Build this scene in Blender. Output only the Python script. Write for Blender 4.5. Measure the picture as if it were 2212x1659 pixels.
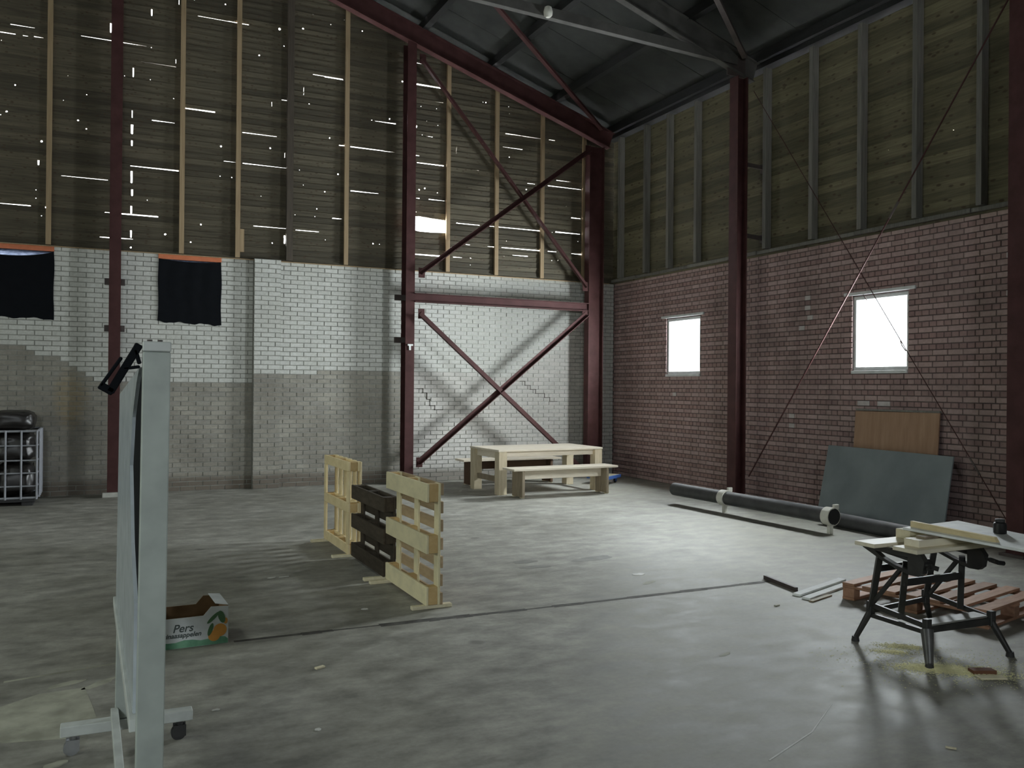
import bpy, bmesh, math, random
from mathutils import Vector, Matrix, geometry, noise

random.seed(7)
S = bpy.context.scene
COL = S.collection
for o in list(bpy.data.objects):
    bpy.data.objects.remove(o, do_unlink=True)

# ------------------------------------------------------------------ camera
cam_d = bpy.data.cameras.new('camera')
cam_d.sensor_width = 36.0
cam_d.lens = 1884.58 / 2212 * 36.0
cam_d.clip_end = 200
cam = bpy.data.objects.new('camera', cam_d)
COL.objects.link(cam)
YAW, PITCH, ROLL = 0.44212, 0.00308, 0.008643
fwd = Vector((math.sin(YAW) * math.cos(PITCH), math.cos(YAW) * math.cos(PITCH), math.sin(PITCH)))
r0 = Vector((math.cos(YAW), -math.sin(YAW), 0))
u0 = r0.cross(fwd)
rr = r0 * math.cos(ROLL) + u0 * math.sin(ROLL)
uu = u0 * math.cos(ROLL) - r0 * math.sin(ROLL)
CAMLOC = Vector((0, 0, 1.8))
M = Matrix((rr, uu, -fwd)).transposed().to_4x4()
M.translation = CAMLOC
cam.matrix_world = M
S.camera = cam

# ------------------------------------------------------------------ world: overcast sky
SKY = 225.0
w = bpy.data.worlds.new('overcast_sky')
S.world = w
w.use_nodes = True
bg = w.node_tree.nodes['Background']
bg.inputs[0].default_value = (0.94, 0.97, 1.0, 1)
bg.inputs[1].default_value = SKY

# portals that only guide the sampling of that sky through the openings, seen and added
def portal(loc, rot, sx, sy):
    ld = bpy.data.lights.new('sky_portal', 'AREA')
    ld.shape = 'RECTANGLE'
    ld.size, ld.size_y = sx, sy
    ld.cycles.is_portal = True
    lo = bpy.data.objects.new('sky_portal', ld)
    lo.location = loc
    lo.rotation_euler = rot
    COL.objects.link(lo)

WIN1 = (12.66, 13.68, 2.06, 3.10)     # y0 y1 z0 z1 in the right wall
WIN2 = (8.22, 9.17, 2.07, 3.12)
FILL_BACK = (-3.0, -2.0, 3.2, 4.3)         # x0 x1 z0 z1: unseen high window, added behind the camera for fill light
FILL_LEFT = [(7.0, 8.0, 3.0, 4.0), (2.6, 3.6, 3.0, 4.0)]       # y0 y1 z0 z1: two unseen windows, added in the left wall for fill
FILL_ROOF = [(-4.5, -3.4, 6.2, 8.8), (-4.5, -3.4, -1.0, 1.6)]   # x0 x1 y0 y1: unseen rooflights, added in the far slope for fill
for wv in (WIN1, WIN2):
    portal((9.86, (wv[0] + wv[1]) / 2, (wv[2] + wv[3]) / 2), (0, math.pi / 2, 0), wv[3] - wv[2], wv[1] - wv[0])
portal(((FILL_BACK[0] + FILL_BACK[1]) / 2, -9.25, (FILL_BACK[2] + FILL_BACK[3]) / 2), (math.pi / 2, 0, 0), FILL_BACK[1] - FILL_BACK[0], FILL_BACK[3] - FILL_BACK[2])

for wv in FILL_LEFT:
    portal((-9.44, (wv[0] + wv[1]) / 2, (wv[2] + wv[3]) / 2), (0, -math.pi / 2, 0), wv[3] - wv[2], wv[1] - wv[0])
for (xa, xb, ya, yb) in FILL_ROOF:
    zm = 6.72 + 0.335 * (9.2 - (0.4 - (xa + xb) / 2)) + 0.52 + 0.03
    portal(((xa + xb) / 2, (ya + yb) / 2, zm), (0, -math.atan(0.335), 0), (xb - xa) * 1.05, yb - ya)

vs = S.view_settings
vs.view_transform = 'Standard'
try:
    vs.look = 'None'
except Exception:
    pass
vs.exposure = 0.0
vs.gamma = 1.0
vs.use_curve_mapping = False
S.cycles.use_denoising = True
S.cycles.max_bounces = 10
S.cycles.diffuse_bounces = 6
S.cycles.sample_clamp_indirect = 4.0
S.cycles.sample_clamp_direct = 6.0
S.cycles.caustics_reflective = False
S.cycles.caustics_refractive = False

# ------------------------------------------------------------------ materials
def new_mat(name):
    m = bpy.data.materials.new(name)
    m.use_nodes = True
    nt = m.node_tree
    b = nt.nodes['Principled BSDF']
    return m, nt, b

def coords(nt, scale=(1, 1, 1), kind='Object'):
    tc = nt.nodes.new('ShaderNodeTexCoord')
    mp = nt.nodes.new('ShaderNodeMapping')
    mp.inputs['Scale'].default_value = scale
    nt.links.new(tc.outputs[kind], mp.inputs['Vector'])
    return mp.outputs['Vector']

def geopos(nt, scale=(1, 1, 1)):
    g = nt.nodes.new('ShaderNodeNewGeometry')
    mp = nt.nodes.new('ShaderNodeMapping')
    mp.inputs['Scale'].default_value = scale
    nt.links.new(g.outputs['Position'], mp.inputs['Vector'])
    return mp.outputs['Vector']

def noise_n(nt, vec, scale, detail=4, rough=0.55):
    n = nt.nodes.new('ShaderNodeTexNoise')
    n.inputs['Scale'].default_value = scale
    n.inputs['Detail'].default_value = detail
    n.inputs['Roughness'].default_value = rough
    nt.links.new(vec, n.inputs['Vector'])
    return n.outputs['Fac']

def ramp(nt, fac, stops):
    r = nt.nodes.new('ShaderNodeValToRGB')
    el = r.color_ramp.elements
    while len(el) < len(stops):
        el.new(0.5)
    for e, (p, c) in zip(el, stops):
        e.position = p
        e.color = (*c, 1)
    nt.links.new(fac, r.inputs['Fac'])
    return r.outputs['Color']

def mixc(nt, fac, a, b, blend='MIX'):
    m = nt.nodes.new('ShaderNodeMix')
    m.data_type = 'RGBA'
    m.blend_type = blend
    if isinstance(fac, (int, float)):
        m.inputs[0].default_value = fac
    else:
        nt.links.new(fac, m.inputs[0])
    for i, v in ((6, a), (7, b)):
        if isinstance(v, tuple):
            m.inputs[i].default_value = (*v, 1)
        else:
            nt.links.new(v, m.inputs[i])
    return m.outputs[2]

def math_n(nt, op, a, b=None, clamp=False):
    m = nt.nodes.new('ShaderNodeMath')
    m.operation = op
    m.use_clamp = clamp
    for i, v in enumerate((a, b)):
        if v is None:
            continue
        if isinstance(v, (int, float)):
            m.inputs[i].default_value = v
        else:
            nt.links.new(v, m.inputs[i])
    return m.outputs[0]

def bump(nt, b, fac, strength=0.2, dist=0.01):
    bn = nt.nodes.new('ShaderNodeBump')
    bn.inputs['Strength'].default_value = strength
    bn.inputs['Distance'].default_value = dist
    nt.links.new(fac, bn.inputs['Height'])
    nt.links.new(bn.outputs['Normal'], b.inputs['Normal'])

def piece_random(nt):
    """one random number per loose piece, joined or separate"""
    g = nt.nodes.new('ShaderNodeNewGeometry')
    oi = nt.nodes.new('ShaderNodeObjectInfo')
    s = math_n(nt, 'ADD', g.outputs['Random Per Island'], oi.outputs['Random'])
    return math_n(nt, 'FRACT', s)

def mottled(name, c1, c2, scale=3.0, rough=0.7, spec=0.3, metal=0.0, stretch=(1, 1, 1), pos=(0.35, 0.65), bmp=0.0, detail=4):
    m, nt, b = new_mat(name)
    v = geopos(nt, stretch)
    f = noise_n(nt, v, scale, detail)
    nt.links.new(ramp(nt, f, [(pos[0], c1), (pos[1], c2)]), b.inputs['Base Color'])
    b.inputs['Roughness'].default_value = rough
    b.inputs['Specular IOR Level'].default_value = spec
    b.inputs['Metallic'].default_value = metal
    if bmp:
        bump(nt, b, f, bmp)
    return m

def wood(name, c1, c2, knot=(0.05, 0.035, 0.02), stretch=(1, 12, 12), scale=3.0, rough=0.75, var=0.35, knots=0.0, coord='geo'):
    m, nt, b = new_mat(name)
    v = geopos(nt, stretch) if coord == 'geo' else coords(nt, stretch)
    pr = piece_random(nt)
    off = nt.nodes.new('ShaderNodeVectorMath')
    off.operation = 'ADD'
    cmb = nt.nodes.new('ShaderNodeCombineXYZ')
    k = math_n(nt, 'MULTIPLY', pr, 37.0)
    for i in range(3):
        nt.links.new(k, cmb.inputs[i])
    nt.links.new(v, off.inputs[0])
    nt.links.new(cmb.outputs[0], off.inputs[1])
    f = noise_n(nt, off.outputs[0], scale, 6, 0.6)
    col = ramp(nt, f, [(0.3, c1), (0.7, c2)])
    dark = ramp(nt, pr, [(0.0, (1 - var,) * 3), (1.0, (1 + var * 0.4,) * 3)])
    col = mixc(nt, 1.0, col, dark, 'MULTIPLY')
    if knots:
        vo = nt.nodes.new('ShaderNodeTexVoronoi')
        vo.inputs['Scale'].default_value = knots
        nt.links.new(geopos(nt, (1, 1, 2.2)), vo.inputs['Vector'])
        kf = ramp(nt, vo.outputs['Distance'], [(0.15, (0.85,) * 3), (0.25, (0, 0, 0))])
        col = mixc(nt, kf, col, knot)
    nt.links.new(col, b.inputs['Base Color'])
    b.inputs['Roughness'].default_value = rough
    b.inputs['Specular IOR Level'].default_value = 0.25
    bump(nt, b, f, 0.12, 0.004)
    return m

def plain(name, c, rough=0.6, spec=0.4, metal=0.0):
    m, nt, b = new_mat(name)
    v = geopos(nt)
    f = noise_n(nt, v, 9.0, 3)
    lo = tuple(x * 0.86 for x in c)
    hi = tuple(min(1, x * 1.1) for x in c)
    nt.links.new(ramp(nt, f, [(0.3, lo), (0.7, hi)]), b.inputs['Base Color'])
    b.inputs['Roughness'].default_value = rough
    b.inputs['Specular IOR Level'].default_value = spec
    b.inputs['Metallic'].default_value = metal
    return m

def brick_mat(name, cols, dirt=(0.12, 0.11, 0.10), dirt_amt=0.35, low=None, stain=None):
    m, nt, b = new_mat(name)
    pr = piece_random(nt)
    n = len(cols)
    col = ramp(nt, pr, [((i + 0.5) / n, c) for i, c in enumerate(cols)])
    f = noise_n(nt, geopos(nt), 1.3, 5, 0.6)
    df = ramp(nt, f, [(0.42, (0, 0, 0)), (0.72, (dirt_amt,) * 3)])
    col = mixc(nt, df, col, dirt)
    if stain:
        c0, r0_, tint = stain
        mp = nt.nodes.new('ShaderNodeVectorMath')
        mp.operation = 'SUBTRACT'
        nt.links.new(geopos(nt), mp.inputs[0])
        mp.inputs[1].default_value = c0
        sc_ = nt.nodes.new('ShaderNodeVectorMath')
        sc_.operation = 'DIVIDE'
        nt.links.new(mp.outputs[0], sc_.inputs[0])
        sc_.inputs[1].default_value = r0_
        ln = nt.nodes.new('ShaderNodeVectorMath')
        ln.operation = 'LENGTH'
        nt.links.new(sc_.outputs[0], ln.inputs[0])
        sf = math_n(nt, 'ADD', ln.outputs['Value'], math_n(nt, 'MULTIPLY', f, 0.8))
        col = mixc(nt, ramp(nt, sf, [(0.75, (0.55,) * 3), (1.0, (0, 0, 0))]), col, tint)
    f2 = noise_n(nt, geopos(nt), 22.0, 4, 0.7)
    col = mixc(nt, 0.35, col, ramp(nt, f2, [(0.3, (0.35,) * 3), (0.7, (0.75,) * 3)]), 'OVERLAY')
    if low:
        g = nt.nodes.new('ShaderNodeNewGeometry')
        sx = nt.nodes.new('ShaderNodeSeparateXYZ')
        nt.links.new(g.outputs['Position'], sx.inputs[0])
        z = math_n(nt, 'ADD', sx.outputs[2], math_n(nt, 'MULTIPLY', f, 0.25))
        lf = ramp(nt, math_n(nt, 'MULTIPLY', z, 1.0), [(0.30, (1, 1, 1)), (0.42, (0, 0, 0))])
        col = mixc(nt, mixc(nt, 1.0, lf, (0.75,) * 3, 'MULTIPLY'), col, low)
    nt.links.new(col, b.inputs['Base Color'])
    b.inputs['Roughness'].default_value = 0.8
    b.inputs['Specular IOR Level'].default_value = 0.25
    bump(nt, b, f2, 0.25, 0.004)
    return m

MAT = {}
MAT['white_brick'] = brick_mat('white_painted_brick', [(0.52, 0.525, 0.49), (0.57, 0.575, 0.54), (0.48, 0.485, 0.455), (0.55, 0.555, 0.52)], (0.34, 0.34, 0.30), 0.35)
MAT['raw_brick'] = brick_mat('bare_sand_brick', [(0.29, 0.275, 0.235), (0.33, 0.315, 0.27), (0.255, 0.243, 0.21), (0.31, 0.295, 0.255), (0.275, 0.265, 0.235)], (0.165, 0.15, 0.125), 0.7, low=(0.11, 0.085, 0.065), stain=((-0.42, 15.6, 1.45), (0.55, 1.0, 0.9), (0.25, 0.19, 0.10)))
MAT['lime_brick'] = brick_mat('limewashed_brick', [(0.46, 0.45, 0.42), (0.52, 0.505, 0.475), (0.42, 0.41, 0.385), (0.49, 0.475, 0.445)], (0.29, 0.28, 0.255), 0.6, low=(0.16, 0.14, 0.115))
MAT['red_brick'] = brick_mat('dark_red_brick', [(0.262, 0.177, 0.168), (0.293, 0.199, 0.188), (0.226, 0.149, 0.143), (0.275, 0.183, 0.173), (0.317, 0.226, 0.213)], (0.09, 0.07, 0.065), 0.5)
MAT['red_stretcher'] = brick_mat('pale_red_brick', [(0.348, 0.254, 0.242), (0.384, 0.287, 0.272), (0.305, 0.217, 0.207), (0.366, 0.268, 0.254)], (0.10, 0.08, 0.072), 0.5)
MAT['mortar_white'] = mottled('mortar_grey', (0.22, 0.222, 0.20), (0.31, 0.31, 0.28), 4)
MAT['mortar_red'] = mottled('mortar_dark', (0.070, 0.052, 0.050), (0.11, 0.084, 0.079), 4)
MAT['mortar_raw'] = mottled('mortar_bare', (0.25, 0.235, 0.20), (0.33, 0.31, 0.265), 3)
MAT['plank_back'] = wood('cladding_board_brown', (0.052, 0.045, 0.030), (0.105, 0.092, 0.063), stretch=(0.7, 10, 14), knots=8.5, var=0.4)
MAT['plank_right'] = wood('cladding_board_olive', (0.076, 0.069, 0.043), (0.145, 0.132, 0.08), stretch=(10, 0.7, 14), knots=5.5, var=0.45)
MAT['stud_pine'] = wood('pine_stud', (0.27, 0.195, 0.115), (0.37, 0.28, 0.17), stretch=(14, 14, 0.8), var=0.15)
MAT['stud_grey'] = wood('grey_stud', (0.115, 0.112, 0.10), (0.19, 0.184, 0.164), stretch=(14, 14, 0.8), var=0.25)
MAT['stud_dark'] = wood('dark_stud', (0.055, 0.045, 0.035), (0.09, 0.075, 0.058), stretch=(14, 14, 0.8), var=0.15)
MAT['steel'] = mottled('red_oxide_steel', (0.041, 0.0150, 0.0145), (0.060, 0.024, 0.023), 5, rough=0.7, spec=0.2, bmp=0.05)
MAT['steel_grey'] = mottled('grey_painted_steel', (0.055, 0.053, 0.049), (0.088, 0.085, 0.079), 4, rough=0.6)
MAT['steel_dark'] = mottled('dark_steel', (0.05, 0.04, 0.038), (0.075, 0.06, 0.055), 5, rough=0.6)
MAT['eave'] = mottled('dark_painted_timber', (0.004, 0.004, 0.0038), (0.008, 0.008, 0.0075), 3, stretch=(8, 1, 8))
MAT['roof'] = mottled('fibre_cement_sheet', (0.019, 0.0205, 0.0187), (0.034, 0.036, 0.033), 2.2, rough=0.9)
MAT['plaster'] = mottled('old_plaster', (0.26, 0.25, 0.235), (0.36, 0.35, 0.33), 1.5, rough=0.9)

def floor_mat():
    m, nt, b = new_mat('worn_concrete')
    v = geopos(nt)
    f1 = noise_n(nt, v, 0.55, 6, 0.62)
    f2 = noise_n(nt, geopos(nt, (1, 1.6, 1)), 3.2, 6, 0.65)
    f3 = noise_n(nt, v, 30.0, 4, 0.7)
    col = ramp(nt, f1, [(0.30, (0.205, 0.200, 0.168)), (0.52, (0.285, 0.280, 0.246)), (0.74, (0.365, 0.359, 0.322))])
    col = mixc(nt, 0.6, col, ramp(nt, f2, [(0.34, (0.2,) * 3), (0.66, (0.72,) * 3)]), 'OVERLAY')
    col = mixc(nt, 0.25, col, ramp(nt, f3, [(0.25, (0.3,) * 3), (0.75, (0.7,) * 3)]), 'OVERLAY')
    # small oil spots
    vo = nt.nodes.new('ShaderNodeTexVoronoi')
    vo.inputs['Scale'].default_value = 1.1
    vo.inputs['Randomness'].default_value = 1.0
    nt.links.new(v, vo.inputs['Vector'])
    d = math_n(nt, 'ADD', vo.outputs['Distance'], math_n(nt, 'MULTIPLY', f2, 0.10))
    sp = ramp(nt, d, [(0.085, (0.55,) * 3), (0.125, (0, 0, 0))])
    col = mixc(nt, sp, col, (0.10, 0.10, 0.09))
    nt.links.new(col, b.inputs['Base Color'])
    nt.links.new(ramp(nt, f2, [(0.3, (0.56,) * 3), (0.7, (0.76,) * 3)]), b.inputs['Roughness'])
    b.inputs['Specular IOR Level'].default_value = 0.30
    bump(nt, b, f3, 0.10, 0.004)
    return m
MAT['floor'] = floor_mat()

def glass_mat(name='window_glass', tint=(0.93, 0.95, 0.95)):
    m = bpy.data.materials.new(name)
    m.use_nodes = True
    nt = m.node_tree
    nt.nodes.clear()
    out = nt.nodes.new('ShaderNodeOutputMaterial')
    t = nt.nodes.new('ShaderNodeBsdfTransparent')
    t.inputs[0].default_value = (*tint, 1)
    g = nt.nodes.new('ShaderNodeBsdfGlossy')
    g.inputs['Roughness'].default_value = 0.02
    mx = nt.nodes.new('ShaderNodeMixShader')
    mx.inputs[0].default_value = 0.05
    nt.links.new(t.outputs[0], mx.inputs[1])
    nt.links.new(g.outputs[0], mx.inputs[2])
    nt.links.new(mx.outputs[0], out.inputs[0])
    return m
MAT['glass'] = glass_mat()
MAT['left_fill_glass'] = glass_mat('dimmed_left_pane', (0.50, 0.515, 0.48))  # tint sets how much fill the added left windows give
MAT['roof_fill_glass'] = glass_mat('dimmed_rooflight', (0.043, 0.045, 0.040))  # dark tint holds back the fill from the added rooflights

def film_mat():
    """thick milky plastic film: lets a little daylight through"""
    m = bpy.data.materials.new('milky_film')
    m.use_nodes = True
    nt = m.node_tree
    nt.nodes.clear()
    out = nt.nodes.new('ShaderNodeOutputMaterial')
    t = nt.nodes.new('ShaderNodeBsdfTranslucent')
    f = noise_n(nt, geopos(nt, (1, 1, 3)), 14, 4)
    c = ramp(nt, f, [(0.3, (0.05, 0.055, 0.068)), (0.75, (0.17, 0.18, 0.21))])
    nt.links.new(c, t.inputs[0])
    nt.links.new(t.outputs[0], out.inputs[0])
    return m
MAT['film'] = film_mat()

MAT['frame_white'] = plain('white_frame_paint', (0.62, 0.64, 0.64), 0.5)
MAT['orange'] = plain('orange_lintel_paint', (0.56, 0.17, 0.075), 0.6)
MAT['black_cloth'] = plain('black_cloth', (0.006, 0.007, 0.009), 0.95, 0.1)
MAT['pallet_new'] = wood('pale_pallet_pine', (0.70, 0.57, 0.32), (0.84, 0.71, 0.44), stretch=(2, 3, 9), var=0.22, coord='obj')
MAT['pallet_green'] = wood('greenish_pallet_pine', (0.66, 0.60, 0.40), (0.82, 0.74, 0.48), stretch=(2, 3, 9), var=0.15, coord='obj')
MAT['pallet_end'] = wood('pallet_end_grain', (0.52, 0.36, 0.16), (0.62, 0.45, 0.22), stretch=(6, 6, 6), var=0.2, coord='obj')
MAT['pallet_deck'] = wood('weathered_pallet_slat', (0.34, 0.25, 0.15), (0.46, 0.35, 0.22), stretch=(2, 9, 9), var=0.3, coord='obj')
MAT['pallet_dark'] = wood('dark_stained_pallet', (0.040, 0.032, 0.022), (0.075, 0.060, 0.043), stretch=(2, 9, 9), var=0.3, coord='obj')
MAT['pallet_red'] = wood('reddish_pallet', (0.34, 0.185, 0.115), (0.47, 0.275, 0.18), stretch=(2, 9, 9), var=0.35, coord='obj')
MAT['batten'] = wood('pale_batten', (0.66, 0.60, 0.42), (0.78, 0.72, 0.52), stretch=(3, 9, 9), var=0.1, coord='obj')
MAT['table'] = wood('scaffold_pine', (0.74, 0.66, 0.54), (0.86, 0.79, 0.66), stretch=(1.5, 9, 9), var=0.15, coord='obj')
MAT['table_leg'] = wood('scaffold_pine_post', (0.54, 0.46, 0.32), (0.68, 0.60, 0.44), stretch=(9, 9, 1.5), var=0.12, coord='obj')
MAT['bench_dark'] = wood('shade_darkened_bench_wood', (0.22, 0.18, 0.125), (0.33, 0.275, 0.20), stretch=(9, 9, 1.5), var=0.12, coord='obj')  # brown wood, darkened further to carry the shade on the bench legs
MAT['brown_wood'] = wood('dark_brown_board', (0.085, 0.050, 0.032), (0.13, 0.08, 0.05), stretch=(1.5, 9, 9), var=0.1, coord='obj')
MAT['ply_brown'] = wood('brown_plywood', (0.27, 0.165, 0.105), (0.36, 0.235, 0.155), stretch=(6, 6, 0.7), scale=2, var=0.05)
MAT['slate'] = mottled('blue_grey_board', (0.145, 0.172, 0.182), (0.195, 0.225, 0.235), 1.6, rough=0.65)
MAT['pipe'] = mottled('black_pipe', (0.022, 0.023, 0.024), (0.045, 0.046, 0.046), 6, rough=0.6, spec=0.45)
MAT['clamp'] = mottled('pale_clamp', (0.50, 0.49, 0.44), (0.64, 0.63, 0.57), 8, rough=0.5)
MAT['melamine'] = plain('white_melamine', (0.82, 0.85, 0.84), 0.4, 0.8)
MAT['birch'] = wood('birch_ply', (0.76, 0.69, 0.53), (0.86, 0.80, 0.64), stretch=(1.5, 9, 9), rough=0.3, var=0.06, coord='obj')
MAT['black_metal'] = mottled('black_powder_coat', (0.014, 0.014, 0.014), (0.03, 0.03, 0.029), 10, rough=0.45, spec=0.5)
MAT['step'] = mottled('grey_step_plate', (0.16, 0.16, 0.15), (0.26, 0.26, 0.245), 7, rough=0.5)
MAT['chrome'] = plain('worn_chrome', (0.35, 0.36, 0.37), 0.35, 0.5, 0.9)
MAT['red_plastic'] = plain('dull_red_plastic', (0.32, 0.10, 0.08), 0.5)
MAT['black_plastic'] = plain('black_plastic', (0.012, 0.012, 0.013), 0.45)
MAT['stand'] = plain('grey_green_lacquer', (0.36, 0.40, 0.37), 0.5, 0.4)
MAT['stand_rail'] = plain('pale_aluminium', (0.50, 0.53, 0.51), 0.4, 0.5)
MAT['whiteboard'] = plain('glossy_whiteboard', (0.42, 0.47, 0.50), 0.25, 0.5)
MAT['rubber'] = plain('dark_rubber', (0.03, 0.03, 0.03), 0.7)
MAT['card_white'] = plain('white_printed_card', (0.62, 0.65, 0.66), 0.6)
MAT['card_brown'] = plain('brown_corrugated_card', (0.20, 0.125, 0.062), 0.85)
MAT['print_green'] = mottled('green_print', (0.10, 0.25, 0.16), (0.20, 0.42, 0.27), 10, rough=0.6)
MAT['print_leaf'] = plain('leaf_print', (0.075, 0.16, 0.075), 0.6)
MAT['print_orange'] = plain('orange_print', (0.64, 0.30, 0.065), 0.6)
MAT['ink'] = plain('grey_green_ink', (0.07, 0.09, 0.085), 0.6)
MAT['cage'] = plain('galvanised_cage', (0.30, 0.31, 0.34), 0.5, 0.4, 0.2)
MAT['bag'] = mottled('black_bag_film', (0.007, 0.006, 0.006), (0.015, 0.013, 0.012), 8, rough=0.38, spec=0.5)
MAT['blue'] = plain('blue_dolly_rim', (0.05, 0.12, 0.36), 0.5)
MAT['sawdust'] = plain('sawdust', (0.90, 0.87, 0.56), 0.9, 0.1)
MAT['joint'] = mottled('dirty_floor_joint', (0.045, 0.043, 0.038), (0.10, 0.096, 0.085), 9, rough=0.9)
MAT['patch_pale'] = mottled('pale_cement_patch', (0.25, 0.25, 0.20), (0.42, 0.42, 0.34), 5, rough=0.8)
MAT['paint_spot'] = mottled('white_paint_spot', (0.50, 0.50, 0.47), (0.60, 0.60, 0.57), 9, rough=0.7)
MAT['oil'] = mottled('dark_oil_stain', (0.15, 0.15, 0.135), (0.20, 0.20, 0.18), 6, rough=0.6)
MAT['brown_tile'] = plain('brown_red_offcut', (0.15, 0.065, 0.035), 0.8)
MAT['concrete_pad'] = mottled('pale_concrete', (0.36, 0.36, 0.33), (0.46, 0.46, 0.42), 8, rough=0.9)
MAT['crack'] = plain('open_joint', (0.07, 0.065, 0.055), 0.9)

# ------------------------------------------------------------------ mesh building
class MB:
    def __init__(self):
        self.v, self.f = [], []
    def add(self, vs, fs):
        n = len(self.v)
        self.v += [tuple(x) for x in vs]
        self.f += [tuple(i + n for i in q) for q in fs]
        return self
    def box(self, x0, x1, y0, y1, z0, z1):
        return self.add([(x0, y0, z0), (x1, y0, z0), (x1, y1, z0), (x0, y1, z0), (x0, y0, z1), (x1, y0, z1), (x1, y1, z1), (x0, y1, z1)],
                        [(0, 3, 2, 1), (4, 5, 6, 7), (0, 1, 5, 4), (1, 2, 6, 5), (2, 3, 7, 6), (3, 0, 4, 7)])
    def obox(self, c, size, rot):
        hx, hy, hz = (s / 2 for s in size)
        c = Vector(c)
        vs = [c + rot @ Vector((sx * hx, sy * hy, sz * hz)) for sz in (-1, 1) for sy in (-1, 1) for sx in (-1, 1)]
        return self.add(vs, [(0, 2, 3, 1), (4, 5, 7, 6), (0, 1, 5, 4), (1, 3, 7, 5), (3, 2, 6, 7), (2, 0, 4, 6)])
    def bar(self, p0, p1, wd, ht, up=(0, 0, 1)):
        """box from p0 to p1; wd across, ht along 'up'"""
        p0, p1 = Vector(p0), Vector(p1)
        d = (p1 - p0)
        L = d.length
        d.normalize()
        u = Vector(up)
        s = d.cross(u)
        if s.length < 1e-4:
            s = d.cross(Vector((1, 0, 0)))
        s.normalize()
        u = s.cross(d)
        return self.obox((p0 + p1) / 2, (L, wd, ht), Matrix((d, s, u)).transposed())
    def tube(self, p0, p1, r0, r1=None, n=14, cap=True):
        r1 = r0 if r1 is None else r1
        p0, p1 = Vector(p0), Vector(p1)
        d = (p1 - p0).normalized()
        a = d.orthogonal().normalized()
        b = d.cross(a)
        vs = []
        for p, r in ((p0, r0), (p1, r1)):
            for i in range(n):
                t = 2 * math.pi * i / n
                vs.append(p + (a * math.cos(t) + b * math.sin(t)) * r)
        fs = [(i, (i + 1) % n, n + (i + 1) % n, n + i) for i in range(n)]
        if cap:
            fs += [tuple(range(n - 1, -1, -1)), tuple(range(n, 2 * n))]
        return self.add(vs, fs)
    def path(self, pts, r, n=8):
        for a, b in zip(pts, pts[1:]):
            self.tube(a, b, r, n=n)
        return self
    def lathe(self, c, prof, n=20):
        c = Vector(c)
        vs, fs = [], []
        for (r, z) in prof:
            for i in range(n):
                t = 2 * math.pi * i / n
                vs.append(c + Vector((r * math.cos(t), r * math.sin(t), z)))
        for k in range(len(prof) - 1):
            for i in range(n):
                fs.append((k * n + i, k * n + (i + 1) % n, (k + 1) * n + (i + 1) % n, (k + 1) * n + i))
        fs += [tuple(range(n - 1, -1, -1)), tuple(range((len(prof) - 1) * n, len(prof) * n))]
        return self.add(vs, fs)
    def prism(self, poly, ax, lo, hi):
        """polygon in the two axes other than ax, extruded lo..hi along ax"""
        def p3(p, h):
            q = list(p)
            q.insert(ax, h)
            return q
        n = len(poly)
        vs = [p3(p, lo) for p in poly] + [p3(p, hi) for p in poly]
        fs = [tuple(range(n - 1, -1, -1)), tuple(range(n, 2 * n))] + [(i, (i + 1) % n, n + (i + 1) % n, n + i) for i in range(n)]
        return self.add(vs, fs)
    def shift(self, d):
        self.v = [(a + d[0], b + d[1], c + d[2]) for a, b, c in self.v]
        return self

def mesh(name, mb, m=None, bevel=0.0, smooth=False, recalc=True):
    me = bpy.data.meshes.new(name)
    me.from_pydata(mb.v, [], mb.f)
    if recalc or bevel:
        bm = bmesh.new()
        bm.from_mesh(me)
        if bevel:
            bmesh.ops.bevel(bm, geom=list(bm.edges), offset=bevel, segments=1, affect='EDGES', clamp_overlap=True)
        bmesh.ops.recalc_face_normals(bm, faces=list(bm.faces))
        if smooth:
            for e in bm.edges:
                if len(e.link_faces) == 2 and e.calc_face_angle(0) > 0.7:
                    e.smooth = False
            for f in bm.faces:
                f.smooth = True
        bm.to_mesh(me)
        bm.free()
    if m:
        me.materials.append(m)
    return me

def obj(name, me, parent=None, loc=(0, 0, 0), rot=None, kind=None):
    o = bpy.data.objects.new(name, me)
    COL.objects.link(o)
    o.parent = parent
    o.location = loc
    if rot is not None:
        o.rotation_euler = rot
    if kind:
        o['kind'] = kind
    return o

def tag(o, label, cat, group=None):
    o['label'] = label
    o['category'] = cat
    if group:
        o['group'] = group
    return o

def thing(name, label, cat, loc, rot=(0, 0, 0), group=None):
    o = bpy.data.objects.new(name, None)
    o.empty_display_size = 0.1
    COL.objects.link(o)
    o.location = loc
    o.rotation_euler = rot
    return tag(o, label, cat, group)

def P(name, mb, m, parent, bevel=0.0, smooth=False, world=False):
    """a part; world=True: mb is given in world axes, the parent being an unrotated empty"""
    if world:
        mb.shift(-Vector(parent.location))
    return obj(name, mesh(name, mb, m, bevel, smooth), parent)

def solo(name, mb, m, label, cat, base, bevel=0.0, smooth=False, group=None):
    """a thing that is one mesh, origin at its base; mb in world coordinates"""
    mb.shift(-Vector(base))
    o = obj(name, mesh(name, mb, m, bevel, smooth), None, base)
    return tag(o, label, cat, group)

def inside(p, poly):
    x, y = p
    c = False
    n = len(poly)
    for i in range(n):
        x1, y1 = poly[i]
        x2, y2 = poly[(i + 1) % n]
        if (y1 > y) != (y2 > y) and x < (x2 - x1) * (y - y1) / (y2 - y1) + x1:
            c = not c
    return c

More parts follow.
